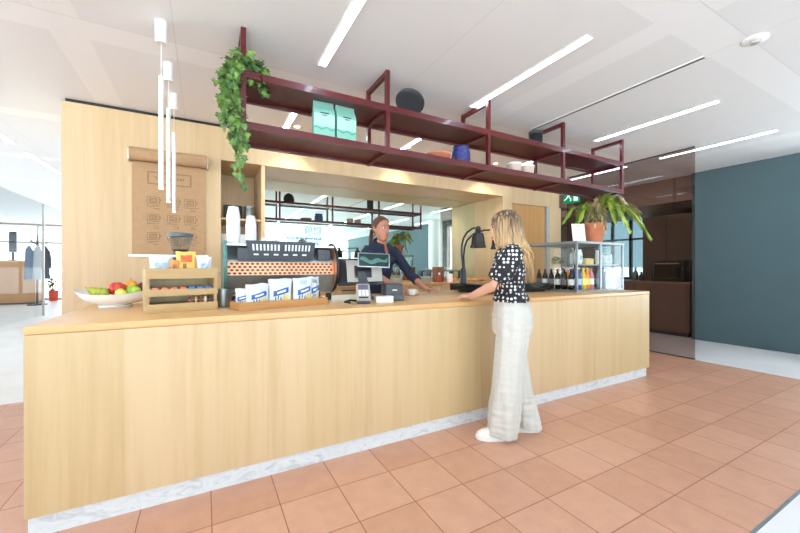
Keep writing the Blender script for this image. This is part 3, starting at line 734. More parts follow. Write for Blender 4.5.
for i, (x, y) in enumerate([(.3, .2), (.385, .21)]):
    g = thing('espresso_cup', ['white espresso cup upturned on the machine, left of two', 'white espresso cup upturned on the machine, right of two'][i], 'cup', TRAY + V(x, y, .0003))
    MB().lathe([(.036, 0), (.038, .004), (.034, .035), (.02, .052), (.018, .058)], n=24).build('cup_body', MT['whitegloss'], g)
    MB().tube([(.034, 0, .012), (.052, 0, .016), (.05, 0, .036), (.03, 0, .038)], .004, 8).build('handle', MT['whitegloss'], g)

# ------------------------------------------------------------------ till
PO = V(1.205, 2.86, TOP); PRZ = R(-13)
t = thing('till_terminal', 'grey till with tilted screen facing the barista and a small customer display', 'till', PO, PRZ)
MB().box((.06, .02, .008), (.2, .18, .016), 0, .004).build('base', MT['dark'], t)
MB().rings([[V(.02 + sx * .045, -.05 + sy * .012, .016) for sx, sy in ((-1, -1), (1, -1), (1, 1), (-1, 1))], [V(-.02 + sx * .035, .02 + sy * .012, .24) for sx, sy in ((-1, -1), (1, -1), (1, 1), (-1, 1))]]).build('stand', MT['dark'], t, False)
rot = Matrix.Rotation(R(-1), 3, 'Y') @ Matrix.Rotation(R(-20), 3, 'X')
sc = MB().box((-.02, .065, .235), (.40, .014, .25), 0, .004, rot).build('screen_housing', MT['blackgloss'], t)
MB().box(V(-.02, .065, .235) + rot @ V(.035, -.018, 0), (.31, .024, .2), 0, .006, rot).build('back_cover', MT['grey'], sc)
MB().box(V(-.02, .065, .235) + rot @ V(0, .0075, 0), (.37, .002, .22), 0, 0, rot).build('screen', MT['screen'], sc, False)
MB().box(V(-.02, .065, .235) + rot @ V(.02, -.033, -.01), (.15, .012, .11), 0, .004, rot).build('hinge_plate', MT['black'], t)
r2 = Matrix.Rotation(R(2), 3, 'Y') @ Matrix.Rotation(R(-10), 3, 'X')
cdp = MB().box((.085, -.02, .335), (.28, .016, .125), 0, .004, r2).build('customer_display', MT['zinc'], t)
MB().box(V(.085, -.02, .335) + r2 @ V(0, -.009, 0), (.262, .002, .108), 0, 0, r2).build('display_screen', MT['screen'], cdp, False)
pic = MB(); n = 14
up = [V(.085, -.02, .335) + r2 @ V(-.12 + .24 * i / n, -.0106, .022 - .014 * math.sin(i / n * PI) + .012 * math.sin(i * .9)) for i in range(n + 1)]
dn = [V(.085, -.02, .335) + r2 @ V(-.12 + .24 * i / n, -.0106, -.008 - .02 * math.sin(i / n * PI) + .008 * math.sin(i * .7 + 1)) for i in range(n + 1)]
pic.rings([up, dn], cap=False, close=False); pic.build('display_picture', MT['screenimg'], cdp, False)
MB().span(-.03, .07, .0, .02, .27, .34).build('display_arm', MT['dark'], t, False)
t = thing('receipt_printer', 'dark grey receipt printer right of the till stand', 'printer', (1.375, 2.66, TOP), R(-10))
MB().box((0, 0, .07), (.145, .16, .14), 0, .008).build('printer_body', MT['dark'], t)
MB().box((0, 0, .0212), (.16, .172, .042), 0, .006).build('printer_base', simple('slate_plastic', (70, 74, 82), .4), t)
MB().span(-.02, .02, -.0825, -.08, .085, .093).build('printed_mark', MT['paperw'], t, False)
t = thing('card_terminal', 'grey card payment terminal on the counter in front of the till', 'card reader', (1.075, 2.56, TOP), R(-20))
MB().box((0, 0, .012), (.1, .2, .024), 0, .008).build('charging_base', MT['dark'], t)
MB().tube([(-.05, .04, .012), (-.1, .02, .02), (-.14, -.02, .012), (-.1, -.06, .008)], .008, 8).build('cable', MT['black'], t)
rot = Matrix.Rotation(R(32), 3, 'X')
k = MB().box((0, -.005, .075), (.105, .2, .045), 0, .01, rot).build('handset', MT['grey'], t)
MB().box(V(0, -.005, .075) + rot @ V(0, .05, .0232), (.078, .062, .002), 0, 0, rot).build('screen', simple('lilac_screen', (120, 112, 136), .2), k, False)
b = MB()
for i in range(3):
    for j in range(4): b.box(V(0, -.005, .075) + rot @ V(-.027 + i * .027, -.002 - j * .018, .024), (.021, .012, .004), 0, 0, rot)
b.build('keypad', MT['paperw'], k, False)
MB().box(V(0, -.005, .075) + rot @ V(0, -.086, .0235), (.07, .014, .003), 0, 0, rot).build('card_slot', MT['black'], k, False)
t = thing('napkin_box', 'low white box on the counter right of the card terminal', 'box', (1.235, 2.53, TOP), R(-14))
MB().box((0, 0, .022), (.135, .1, .044), 0, .003).build('box_body', MT['paperw'], t)
MB().box((0, 0, .0465), (.138, .103, .005), 0, .001).build('lid', MT['white'], t)

SC_ = V(1.755, 2.97, TOP)
t = thing('saucer', 'white saucer under the coffee cup on the counter', 'saucer', SC_)
MB().lathe([(.03, 0), (.04, .002), (.072, .012), (.075, .015), (.07, .0155), (.036, .0065), (.001, .006)], n=36).build('saucer_body', MT['whitegloss'], t)
t = thing('coffee_cup', 'white coffee cup on a saucer by the barista', 'cup', SC_ + V(0, 0, .0068))
MB().lathe([(.022, 0), (.026, .003), (.04, .03), (.043, .056), (.0395, .056), (.036, .03), (.02, .008), (.001, .007)], n=28, cap=False).build('cup_body', MT['whitegloss'], t)
MB().tube([(.039, 0, .046), (.058, 0, .044), (.058, 0, .024), (.036, 0, .018)], .0045, 8).build('handle', MT['whitegloss'], t)
MB().lathe([(.0385, .046), (.001, .0465)], n=24).build('coffee', simple('coffee_liquid', (84, 50, 30), .2), t)

# ------------------------------------------------------------------ warming station
t = thing('warming_station', 'black food warming plate with gooseneck heat lamps on the counter', 'food warmer', (2.96, 3.03, TOP))
MB().box((0, 0, .056), (1.02, .54, .078), 0, .004).build('warming_base', MT['blackgloss'], t)
MB().box((.02, 0, .0085), (.9, .44, .017)).build('plinth', MT['black'], t)
MB().box((0, 0, .0965), (.94, .46, .003)).build('glass_top', MT['blackgloss'], t)
px, py = -.455, .10
MB().lathe([(.04, .098), (.034, .11), (.03, .24), (.024, .262), (.016, .27)], (px, py, 0), 20).build('lamp_column', simple('blue_black', (34, 40, 52), .35), t)
def heatlamp(x, y, z, arm, lab=None):
    MB().tube(arm, .0105, 10).build('gooseneck', MT['black'], t)
    s = MB().lathe([(.022, z + .175), (.03, z + .172), (.03, z + .135), (.034, z + .13), (.056, z + .118), (.068, z + .07), (.074, z + .0), (.09, z - .04), (.087, z - .04), (.07, z + .0), (.06, z + .07), (.02, z + .12)], (x, y, 0), 28, False).build('lamp_shade', simple('black_chrome', (70, 66, 66), .2, metal=.7), t)
    MB().lathe([(.024, z + .172), (.026, z + .188), (.02, z + .194), (.002, z + .195)], (x, y, 0), 20).build('shade_cap', MT['black'], s)
    MB().ball((x, y, z + .05), (.034, .034, .045)).build('bulb', simple('frosted_bulb', (240, 224, 204), .3), s)
heatlamp(-.33, .0, .53, [(px - .004, py, .26), (px - .014, py + .01, .42), (px - .012, py + .01, .52), (px + .005, py, .60), (px + .035, py - .02, .66), (px + .075, .04, .70), (-.352, .02, .71)])
heatlamp(.06, .10, .53, [(px + .014, py, .26), (px + .02, py + .02, .40), (px + .035, py + .02, .50), (px + .075, py + .03, .575), (px + .16, py + .04, .64), (px + .3, .10, .70), (.036, .10, .712)])

# ------------------------------------------------------------------ glass display case
DX, DY = 3.565, 2.5; DW, DD, DH = .88, .68, .565
t = thing('display_case', 'glass countertop display case with metal frame holding drinks', 'display case', (DX, DY, TOP))
F = .02
MB().span(0, DW, 0, DD, 0, .022).build('case_base', MT['casemetal'], t, False)
MB().span(-.006, DW + .006, -.006, DD + .006, DH - .026, DH).build('case_top', MT['casemetal'], t, False)
for x in (0, DW - F):
    for y in (0, DD - F): MB().span(x, x + F, y, y + F, .022, DH - .026).build('corner_post', MT['casemetal'], t, False)
MB().span(DW * .5 - .016, DW * .5 + .016, .002, .02, .022, DH - .026).build('door_stile', MT['casemetal'], t, False)
MB().span(F, DW - F, .006, .011, .022, DH - .026).build('front_pane', MT['glass'], t, False)
MB().span(.006, .011, F, DD - F, .022, DH - .026).build('side_pane', MT['glass'], t, False)
MB().span(DW - .011, DW - .006, F, DD - F, .022, DH - .026).build('side_pane', MT['glass'], t, False)
MB().span(F, DW - F, DD - .011, DD - .006, .022, DH - .026).build('back_pane', MT['glass'], t, False)
MB().span(F, DW - F, .02, DD - .02, .300, .306).build('glass_shelf', MT['glass'], t, False)
MB().span(F, DW - F, .02, .03, .296, .31).build('shelf_rail', MT['casemetal'], t, False)
D0 = V(DX, DY, TOP + .0222); D1 = V(DX, DY, TOP + .3065)
def bottle(p, h, r, liquid, cap, label, lab, clear=False, grp='bottles in the display case'):
    k = thing('drink_bottle', lab, 'bottle', p, 0, grp)
    MB().lathe([(r * .8, 0), (r, .008), (r, h * .55), (r * .9, h * .66), (r * .42, h * .82), (r * .36, h * .93), (r * .36, h * .95)], n=20).build('bottle_body', liquid, k)
    MB().lathe([(r * .44, h * .93), (r * .44, h * .995), (r * .4, h)], n=16).build('cap', cap, k)
    MB().lathe([(r + .0012, h * .22), (r + .0012, h * .5)], n=20, cap=False).build('paper_label', label, k)
cola = simple('cola_glass', (34, 20, 20), .12); bl = simple('blue_drink', (36, 62, 150), .15); yl = simple('yellow_drink', (236, 196, 56), .2); orr = simple('orange_drink', (236, 146, 50), .2)
wat = simple('clear_water_bottle', (196, 208, 224), .1, trans=.5); pk = simple('pink_drink', (206, 130, 140), .2); red = simple('red_cap', (176, 34, 38)); gr = simple('green_label', (92, 128, 84))
o6 = ['first', 'second', 'third', 'fourth', 'fifth', 'sixth']
for i in range(6):
    bottle(D0 + V(.07, .12 + i * .088, 0), .235, .031, cola, [red, MT['dark']][i % 2], [MT['paperw'], simple('grey_label', (120, 112, 116))][i % 2], f'dark cola bottle by the case side glass, {o6[5-i]} from the left')
cols = [(.115, bl, MT['white'], MT['palelabel'], 'blue drink bottle at the front left corner of the case'), (.195, yl, yl, simple('gold_label', (250, 226, 120)), 'yellow drink bottle beside the blue one'),
        (.262, orr, yl, simple('gold_label', (250, 226, 120)), 'orange drink bottle beside the yellow one'), (.34, pk, red, MT['paperw'], 'pink drink bottle left of the door stile'),
        (.49, wat, red, MT['palelabel'], 'clear bottle with red cap right of the door stile'), (.565, wat, MT['dark'], simple('lilac_label', (140, 138, 178)), 'clear bottle with lilac label'),
        (.64, wat, MT['bluelabel'], MT['bluelabel'], 'clear bottle with blue cap and label'), (.715, wat, MT['white'], MT['paperw'], 'clear bottle with white label'), (.79, wat, gr, gr, 'clear bottle with green label at the right end')]
for x, lq, cp, lb, lab in cols: bottle(D0 + V(x + .02, .075, 0), .25, .033, lq, cp, lb, lab)
for i, x in enumerate((.2, .3, .4, .5, .6, .7)):
    bottle(D0 + V(x, .33, 0), .24, .032, [wat, orr, bl, cola, pk, yl][i], [red, MT['white'], MT['dark'], red, MT['white'], yl][i], [MT['paperw'], MT['yellowlabel'], MT['palelabel'], MT['paperw'], MT['palelabel'], gr][i],
           ['clear', 'orange', 'blue', 'cola', 'pink', 'yellow'][i] + ' drink bottle in the back row of the case')
def bag_item(name, p, w, h, th, m, lab, rz=0, lm=None):
    k = thing(name, lab, 'food pack', p, rz); pillow(w, h, th, seed=p.x * 9).build('wrapper', m, k)
    pillow(w, h, th, .25, .75, .3, .6, .0013, 6, 6, seed=p.x * 9).build('printed_label', lm or MT['palelabel'], k)
bag_item('wrapped_roll', D1 + V(.15, .09, 0), .14, .17, .08, MT['paperw'], 'white wrapped roll on the upper case shelf at left', R(8))
bag_item('wrapped_roll', D1 + V(.235, .2, 0), .13, .14, .08, MT['foil'], 'white wrapped roll behind the first on the case shelf', R(-6))
bag_item('wrapped_roll', D1 + V(.53, .09, 0), .13, .17, .07, MT['paperw'], 'white wrapped roll right of the door stile, upright', R(5))
bag_item('wrapped_roll', D1 + V(.74, .12, 0), .17, .13, .09, MT['foil'], 'silver wrapped roll at the right end of the case shelf', R(-10))
k = thing('sandwich_box', 'yellow sandwich box lying on the upper case shelf', 'sandwich', D1 + V(.34, .13, .0002))
MB().box((0, 0, .035), (.14, .12, .07), 0, .008).build('box_body', simple('cream_card', (234, 204, 128), .6), k)
MB().box((0, 0, .0715), (.1, .08, .002)).build('paper_label', MT['paperw'], k, False)
k = thing('salad_tub', 'tub of green salad on the upper case shelf by the side glass', 'salad', D1 + V(.11, .33, 0))
MB().lathe([(.055, 0), (.062, .004), (.075, .06), (.073, .06), (.06, .006), (.001, .005)], n=24, cap=False).build('tub', MT['glass'], k)
lf = MB(); rnd = random.Random(5)
for i in range(70):
    a = rnd.random() * 2 * PI; q = rnd.random() ** .5 * .055
    leaf(lf, V(q * math.cos(a), q * math.sin(a), .008 + rnd.random() * .075), V(rnd.uniform(-1, 1), rnd.uniform(-1, 1), rnd.uniform(0, .8)), V(0, 0, 1), .032, .022)
lf.build('salad_leaves', MT['ivy'], k)['kind'] = 'stuff'

# plant and sign on the case
CT = TOP + DH
PP = V(DX + .70, DY + .26, CT)
t = thing('potted_fern', 'leafy fern-like plant in a terracotta pot on the display case', 'potted plant', PP)
MB().lathe([(.085, 0), (.09, .002), (.128, .20), (.142, .20), (.146, .255), (.136, .258), (.128, .23), (.04, .225), (.001, .225)], n=36, cap=False).build('pot', MT['terra'], t)
MB().lathe([(.128, .226), (.06, .236), (.001, .238)], n=24).build('soil', MT['soil'], t)
rnd = random.Random(21); st = MB(); fg = MB(); fp = MB()
rt_, fw_ = V(.878, -.479, 0), V(.479, .878, 0)      # spread: sideways and front/back of the pot
def frond(side, front, height, L, lift, droop, pale=False, wide=1.0):
    d = (rt_ * side + fw_ * front); p0 = V(rnd.uniform(-.03, .03), rnd.uniform(-.03, .03), .23)
    n = 30; pts = []
    for i in range(n + 1):
        u = i / n
        pts.append(p0 + d * (L * u ** .9) + V(0, 0, height * math.sin(min(1, u * lift) * PI / 2) - droop * max(0, u - .4) ** 1.7))
    st.tube(pts, [.005 - .0032 * i / n for i in range(n + 1)], 6)
    tgt = fp if pale else fg
    for i in range(9, n + 1):
        u = i / n; q = pts[i]; dd = (pts[min(i + 1, n)] - pts[i - 1]).normalized()
        sd = dd.cross(V(0, 0, 1)).normalized(); v = (u - .3) / .7
        ln = .105 * wide * (.25 + .75 * math.sin(PI * (.18 + .78 * v))) * rnd.uniform(.8, 1.15)
        for s in (1, -1):
            leaf(tgt, q, (dd * .75 + sd * s * .75 + V(0, 0, rnd.uniform(-.3, .25))), V(0, 0, 1), max(.03, ln), max(.012, .024 * wide), 0, rnd.uniform(0, .5), rnd.uniform(.1, .5))
    leaf(tgt, pts[-1], (pts[-1] - pts[-2]), V(0, 0, 1), .06, .016)
frond(-1, .1, .26, .34, 1.5, .5); frond(-.95, -.35, .22, .3, 1.4, .6); frond(-.8, .5, .28, .32, 1.5, .4, True); frond(-1, -.1, .30, .26, 1.5, .9)
frond(.35, .2, .42, .42, 1.2, .2, True); frond(.6, -.2, .40, .5, 1.3, .35, True); frond(.9, .1, .34, .66, 1.5, .35, True); frond(1, -.2, .24, .62, 1.9, .95); frond(1, .1, .30, .6, 1.6, .45)
frond(.75, -.6, .30, .42, 1.4, .9, False, 1.4); frond(.15, -.8, .32, .26, 1.3, .9, True); frond(.45, -.5, .38, .34, 1.3, .8, False, 1.5); frond(-.25, -.6, .26, .24, 1.3, .6, True); frond(-.1, -.5, .3, .22, 1.3, .7, True)
frond(.3, .7, .36, .4, 1.4, .4); frond(-.35, .6, .30, .3, 1.3, .4); frond(.6, .4, .42, .48, 1.3, .3); frond(-.5, -.1, .26, .22, 1.2, .5, True)
frond(.5, -.3, .40, .36, 1.3, .6, False, 1.5); frond(.15, -.2, .34, .2, 1.2, .4, True); frond(.7, 0, .38, .5, 1.4, .4, False, 1.2)
st.build('stem', MT['stem'], t); fg.build('foliage', MT['fern'], t); fp.build('pale_foliage', MT['fernpale'], t)['label'] = 'pale pinkish fronds'
t = thing('card_sign', 'white printed card sign leaning beside the terracotta pot', 'sign', (DX + .36, DY + .23, CT), R(-24))
rot = Matrix.Rotation(R(-10), 3, 'X')
MB().box(V(0, 0, .118), (.16, .004, .23), 0, 0, rot).build('card', MT['paperw'], t, False)
MB().box(V(0, .035, .004), (.12, .06, .006)).build('foot', MT['glass'], t, False)
b = MB()
for i in range(6): b.box(V(0, 0, .118) + rot @ V(-.01 * (i % 2), -.0026, .055 - i * .022), (.11 - .02 * (i % 2), .001, .006), 0, 0, rot)
b.build('printed_lines', MT['grey'], t, False)
MB().box(V(0, 0, .118) + rot @ V(.01, -.0026, .088), (.07, .001, .012), 0, 0, rot).build('printed_heading', simple('lime_print', (170, 180, 84)), t, False)

# exit sign by the door bay
t = thing('exit_sign', 'green emergency exit sign with white running figure beside the door bay', 'exit sign', (5.79, 4.16, 2.41), R(-62))
MB().span(-.135, .135, -.02, .02, 0, .26, .003).build('sign_box', MT['exitgreen'], t, False)
MB().cyl((-.08, 0, .26), (-.08, 0, CEIL - 2.41), .006).cyl((.08, 0, .26), (.08, 0, CEIL - 2.41), .006).build('rod', MT['zinc'], t)
b = MB(); yy = -.0215
def quad(*p): b.face([V(x, yy, z) for x, z in p])
quad((.03, .03), (.1, .03), (.1, .23), (.03, .23))
b.face([V(-.035 + .02 * math.cos(a * PI / 6), yy, .2 + .02 * math.sin(a * PI / 6)) for a in range(12)])
quad((-.075, .12), (-.04, .105), (-.015, .165), (-.05, .18)); quad((-.05, .18), (-.09, .15), (-.1, .16), (-.055, .19)); quad((-.02, .17), (.015, .14), (.02, .15), (-.02, .185))
quad((-.06, .115), (-.04, .11), (-.005, .075), (-.02, .065)); quad((-.02, .07), (-.005, .075), (-.01, .03), (-.028, .03)); quad((-.075, .12), (-.055, .11), (-.09, .06), (-.105, .065)); quad((-.105, .075), (-.09, .06), (-.125, .045), (-.13, .058))
b.build('running_figure', MT['exitwhite'], t, False)

# ------------------------------------------------------------------ things on the back bar
BT = 1.0102
def plates(x, y, n, r, lab):
    t = thing('plate_stack', lab, 'plates', (x, y, BT)); pr = []
    for i in range(n):
        z = i * .011
        pr += [(r * .6, z), (r * .97, z + .006), (r, z + .0095), (r * .96, z + .0105)]
    MB().lathe(pr + [(r * .6, n * .011 - .004), (.001, n * .011 - .005)], n=32, cap=False).build('plates', MT['whitegloss'], t)
    MB().lathe([(r * .55, -.0001), (r * .57, .004), (r * .3, .004)], n=32, cap=False).build('foot_ring', MT['whitegloss'], t)
plates(3.06, 4.80, 9, .13, 'stack of white plates on the back bar left of the wooden box')
plates(2.62, 4.93, 7, .11, 'stack of white plates on the back bar behind the barista arm')
t = thing('wooden_box', 'tall brown wooden utensil box on the back bar', 'box', (3.38, 4.88, BT))
for a in ((-.065, -.055, -.07, .07), (.055, .065, -.07, .07)): MB().span(a[0], a[1], a[2], a[3], 0, .25).build('side', simple('dark_wood', (120, 78, 54), .5), t, False)
MB().span(-.055, .055, -.07, -.06, 0, .25).build('front', simple('dark_wood', (120, 78, 54), .5), t, False); MB().span(-.055, .055, .06, .07, 0, .25).span(-.055, .055, -.06, .06, 0, .01).build('back', simple('dark_wood', (120, 78, 54), .5), t, False)
t = thing('sauce_bottle', 'red sauce bottle in front of the wooden box', 'bottle', (3.31, 4.74, BT))
MB().lathe([(.026, 0), (.03, .005), (.03, .09), (.014, .12), (.012, .125)], n=20).build('bottle_body', simple('red_sauce', (178, 60, 44), .3), t); MB().lathe([(.015, .125), (.014, .145), (.005, .16)], n=16).build('cap', MT['white'], t)
t = thing('white_jar', 'white jar on the back bar right of the wooden box', 'jar', (3.52, 4.75, BT))
MB().lathe([(.05, 0), (.055, .004), (.055, .115), (.05, .12)], n=24).build('jar_body', MT['whitegloss'], t); MB().lathe([(.056, .12), (.056, .135), (.02, .14)], n=24).build('lid', MT['white'], t)
for i, x in enumerate((3.74, 4.04, 4.34)):
    t = thing('pastry_tray', ['metal tray of rolls on the back bar, left of three', 'metal tray of rolls on the back bar, middle of three', 'metal tray of rolls on the back bar, right of three'][i], 'tray', (x, 4.93, BT), 0, 'trays of rolls')
    MB().rings([[V(sx * .12, sy * .18, 0) for sx, sy in ((-1, -1), (1, -1), (1, 1), (-1, 1))], [V(sx * .135, sy * .195, .03) for sx, sy in ((-1, -1), (1, -1), (1, 1), (-1, 1))], [V(sx * .13, sy * .19, .03) for sx, sy in ((-1, -1), (1, -1), (1, 1), (-1, 1))], [V(sx * .116, sy * .176, .006) for sx, sy in ((-1, -1), (1, -1), (1, 1), (-1, 1))]]).build('tray_body', MT['steel'], t, False)
    for j in range(4):
        bb = thing('bread_roll', ['front left', 'front right', 'back left', 'back right'][j] + ' bread roll on the ' + ['left', 'middle', 'right'][i] + ' back bar tray', 'bread roll', (x - .055 + .11 * (j % 2), 4.85 + .15 * (j // 2), BT + .0062), 0, 'bread rolls')
        MB().lathe([(.03, 0), (.045, .012), (.042, .032), (.025, .046), (.002, .05)], n=18).build('crust', simple('bread_crust', (206, 150, 92), .7, var=.2), bb)
t = thing('black_pan_lids', 'dark rack with lids on the back bar behind the warmer', 'rack', (3.75, 5.19, BT))
MB().span(-.35, .35, -.06, .06, .17, .185).build('rack_shelf', MT['dark'], t, False)
for x in (-.34, .34): MB().span(x - .01, x + .01, -.06, .06, 0, .17).build('rack_leg', MT['dark'], t, False)
for x in (-.2, .16): MB().lathe([(.11, .186), (.1, .2), (.03, .215), (.02, .235), (.001, .236)], (x, 0, 0), 24, True, 1, .5).build('lid', MT['zinc'], t)
# cubby contents
for i, (x, z, m, lab) in enumerate([(.25, cz[0], 'white', 'white storage box on the lower cubby shelf'), (.43, cz[0], 'white', 'white storage box by the cubby partition'), ]):
    t = thing('storage_box', lab, 'box', (x, 4.85, z + .0002)); MB().box((0, 0, .1), (.15, .2, .2), 0, .004).build('box_body', MT[m], t); MB().box((0, 0, .205), (.155, .205, .02), 0, .003).build('lid', MT['white'], t)
for i, (x, m, lab) in enumerate([(.25, 'dark', 'dark tin on the upper cubby shelf at left'), (.36, 'black', 'black tin in the middle of the upper cubby shelf'), (.49, 'zinc', 'silver tin on the upper cubby shelf by the partition')]):
    t = thing('storage_tin', lab, 'tin', (x, 4.82, cz[1] + .0002)); r = .05 + .012 * (i == 2)
    MB().lathe([(r, 0), (r, .15), (r * .96, .155)], n=28).build('tin_body', MT[m], t); MB().lathe([(r * 1.03, .155), (r * 1.03, .175), (r * .3, .178)], n=28).build('lid', MT[m], t)
for i, (x, m) in enumerate([(.28, 'paperw'), (.47, 'paperw')]):
    t = thing('storage_box', ['white carton on the cubby floor at left', 'white carton on the cubby floor by the partition'][i], 'box', (x, 4.95, BT)); MB().box((0, 0, .15), (.16, .24, .3), 0, .004).build('box_body', MT[m], t); MB().box((0, 0, .305), (.165, .245, .012)).build('lid', MT['white'], t)

# ------------------------------------------------------------------ beyond the counter: far left
t = thing('reception_counter', 'birch reception counter far away at the left edge', 'counter', (-6.4, 17.2, 0))
MB().span(-1.6, 1.3, -.4, .4, .06, 1.44).build('front_panel', wood('honey_veneer', (178, 128, 80), 'Z'), t, False); MB().span(-1.62, 1.32, -.42, .42, 1.44, 1.49).build('worktop', MT['birchtop'], t, False); MB().span(-1.55, 1.25, -.35, .35, 0, .06).build('plinth', MT['dark'], t, False)
t = thing('monitor', 'blue-grey monitor standing on the far reception counter', 'monitor', (-5.75, 17.1, 1.4902))
MB().span(-.1, .1, -.1, .1, 0, .02).span(-.03, .03, -.02, .02, .02, .3).build('stand', MT['dark'], t, False); MB().span(-.1, .1, -.03, .01, .28, 1.0).build('screen_housing', simple('bluegrey', (92, 116, 140)), t, False); MB().span(-.085, .085, -.032, -.03, .3, .98).build('screen', MT['screen'], t, False)
t = thing('desk_lamp', 'small dark desk lamp on the far reception counter', 'lamp', (-6.35, 17.1, 1.4902))
MB().lathe([(.12, 0), (.12, .02), (.01, .03)], n=20).build('base', MT['dark'], t); MB().tube([(0, 0, .02), (0, 0, .3), (.1, 0, .42)], .018, 8).build('arm', MT['dark'], t); MB().lathe([(.12, .34), (.04, .46), (.01, .47)], (.16, 0, 0), 20).build('lamp_shade', MT['black'], t)
t = thing('coat_stand', 'dark coat stand beyond the glass partition at far left', 'coat stand', (-4.90, 16.3, 0))
MB().lathe([(.25, 0), (.25, .03), (.03, .05)], n=24).build('base', MT['dark'], t); MB().cyl((0, 0, .04), (0, 0, 2.2), .03).build('pole', MT['dark'], t)
for k in range(5): MB().tube([(0, 0, 1.9 + .05 * k), (.2 * math.cos(k * 1.26), .2 * math.sin(k * 1.26), 2.0 + .05 * k), (.24 * math.cos(k * 1.26), .24 * math.sin(k * 1.26), 2.1 + .05 * k)], .015, 8).build('hook', MT['dark'], t)
for k in range(3):
    kx, ky = -4.90 + .22 * math.cos(k * 2.1 + .9), 16.3 + .27 * math.sin(k * 2.1 + .9)
    t = thing('coat', ['dark grey coat hanging on the far coat stand', 'blue-grey coat hanging on the far coat stand', 'pale grey coat hanging on the far coat stand'][k], 'coat', (kx, ky, 0))
    MB().rings([[V(w_ * math.cos(a * PI / 6), w_ * .6 * math.sin(a * PI / 6), z) for a in range(12)] for w_, z in ((.02, 1.98), (.09, 1.86), (.11, 1.3), (.12, .85))]).build('coat_body', simple(['grey_coat', 'blue_coat', 'pale_coat'][k], [(84, 86, 94), (96, 112, 134), (168, 170, 174)][k], .9), t)
    MB().tube([(.085, 0, 1.82), (.12, 0, 1.5), (.115, 0, 1.2)], [.035, .04, .035], 10).build('sleeve', simple(['grey_coat', 'blue_coat', 'pale_coat'][k], (90, 90, 90), .9), t)
for i, (x, y, lab) in enumerate([(-4.98, 18.05, 'green plant in a red pot far beyond the partition, left of two'), (-4.50, 18.05, 'green plant in a red pot far beyond the partition, right of two')]):
    t = thing('potted_plant', lab, 'potted plant', (x, y, 0), 0, 'far red pot plants'); t.scale = (.72, .72, .8)
    MB().lathe([(.16, 0), (.2, .35), (.22, .5), (.2, .5), (.16, .4), (.001, .4)], n=24, cap=False).build('pot', simple('red_pot', (206, 74, 60), .5), t)
    fo = MB(); rnd = random.Random(40 + i); stp = MB()
    for k in range(14):
        a = rnd.random() * 2 * PI; q = rnd.uniform(.05, .3); z = rnd.uniform(.8, 1.75); stp.tube([(0, 0, .4), (q * .4 * math.cos(a), q * .4 * math.sin(a), z * .7), (q * math.cos(a), q * math.sin(a), z)], .008, 5)
        for j in range(9): leaf(fo, V(q * math.cos(a) * (j + 4) / 12, q * math.sin(a) * (j + 4) / 12, .5 + (z - .5) * (j + 1) / 9), V(rnd.uniform(-1, 1), rnd.uniform(-1, 1), rnd.uniform(-.4, .6)), V(0, 0, 1), .2, .1)
    stp.build('stem', MT['stem'], t); fo.build('foliage', MT['ivy'], t)
# kitchenette behind the bronze glass
t = thing('kitchenette_counter', 'brown wood kitchenette counter behind the bronze glass', 'counter', (7.95, 5.2, 0))
MB().span(-.42, .4, -2.1, 3.3, .08, .95).build('carcass', MT['brownwood'], t, False); MB().span(-.45, .43, -2.12, 3.32, .95, .985).build('worktop', simple('brown_top', (140, 112, 94), .3), t, False); MB().span(-.36, .36, -2.05, 3.25, 0, .08).build('plinth', MT['dark'], t, False)
for k in range(6): MB().span(-.44, -.42, -2.05 + k * .88, -1.2 + k * .88, .1, .93).build('door', MT['brownwood'], t, False)
t = thing('tall_cabinet', 'tall brown cabinet behind the bronze glass, right of the windows', 'cabinet', (9.25, 3.85, 0))
MB().span(-.3, .3, -.75, .75, 0, 2.4).build('carcass', MT['brownwood'], t, False)
for k in range(3): MB().span(-.32, -.3, -.74 + k * .5, -.26 + k * .5, .05, 2.36).build('door', MT['brownwood'], t, False)
t = thing('oven', 'dark oven standing on the kitchenette counter behind the bronze glass', 'oven', (8.0, 3.55, .9852)); MB().box((0, 0, .2), (.5, .55, .4), 0, .01).build('oven_body', MT['black'], t); MB().span(-.262, -.25, -.22, .22, .06, .34).build('door', MT['blackgloss'], t, False); MB().span(-.29, -.262, -.2, .2, .33, .35).build('handle', MT['steel'], t, False)
for i in range(14):
    y = 4.05 + i * .24; h = .16 + .09 * ((i * 7) % 4) / 3
    t = thing('kitchen_bottle', f'dark bottle on the kitchenette counter, number {i+1} back from the oven' if False else ['short', 'medium', 'tall', 'slim'][i % 4] + f' dark bottle behind the bronze glass, {["nearest", "second nearest", "third nearest", "fourth nearest", "fifth nearest", "sixth nearest", "seventh nearest", "seventh farthest", "sixth farthest", "fifth farthest", "fourth farthest", "third farthest", "second farthest", "farthest"][i]} from the oven', 'bottle', (7.95 + .12 * ((i * 5) % 3 - 1), y, .9852), 0, 'bottles on the kitchenette counter')
    MB().lathe([(.045, 0), (.05, .01), (.05, h * .6), (.02, h * .8), (.018, h)], n=16).build('bottle_body', MT[['dark', 'zinc', 'black', 'grey'][i % 4]], t); MB().lathe([(.021, h), (.021, h + .02), (.01, h + .024)], n=12).build('cap', MT['zinc'], t)

# ------------------------------------------------------------------ people
def ering(c, rx, ry, n=20, M=None, tilt=0, fold=0, nf=7, ph=0):
    n = 28
    out = []
    for i in range(n):
        a = 2 * PI * i / n; k = 1 + fold * math.sin(nf * a + ph)
        p = V(c[0] + rx * k * math.cos(a), c[1] + ry * k * math.sin(a), c[2] + tilt * math.sin(a))
        out.append(M @ p if M else p)
    return out

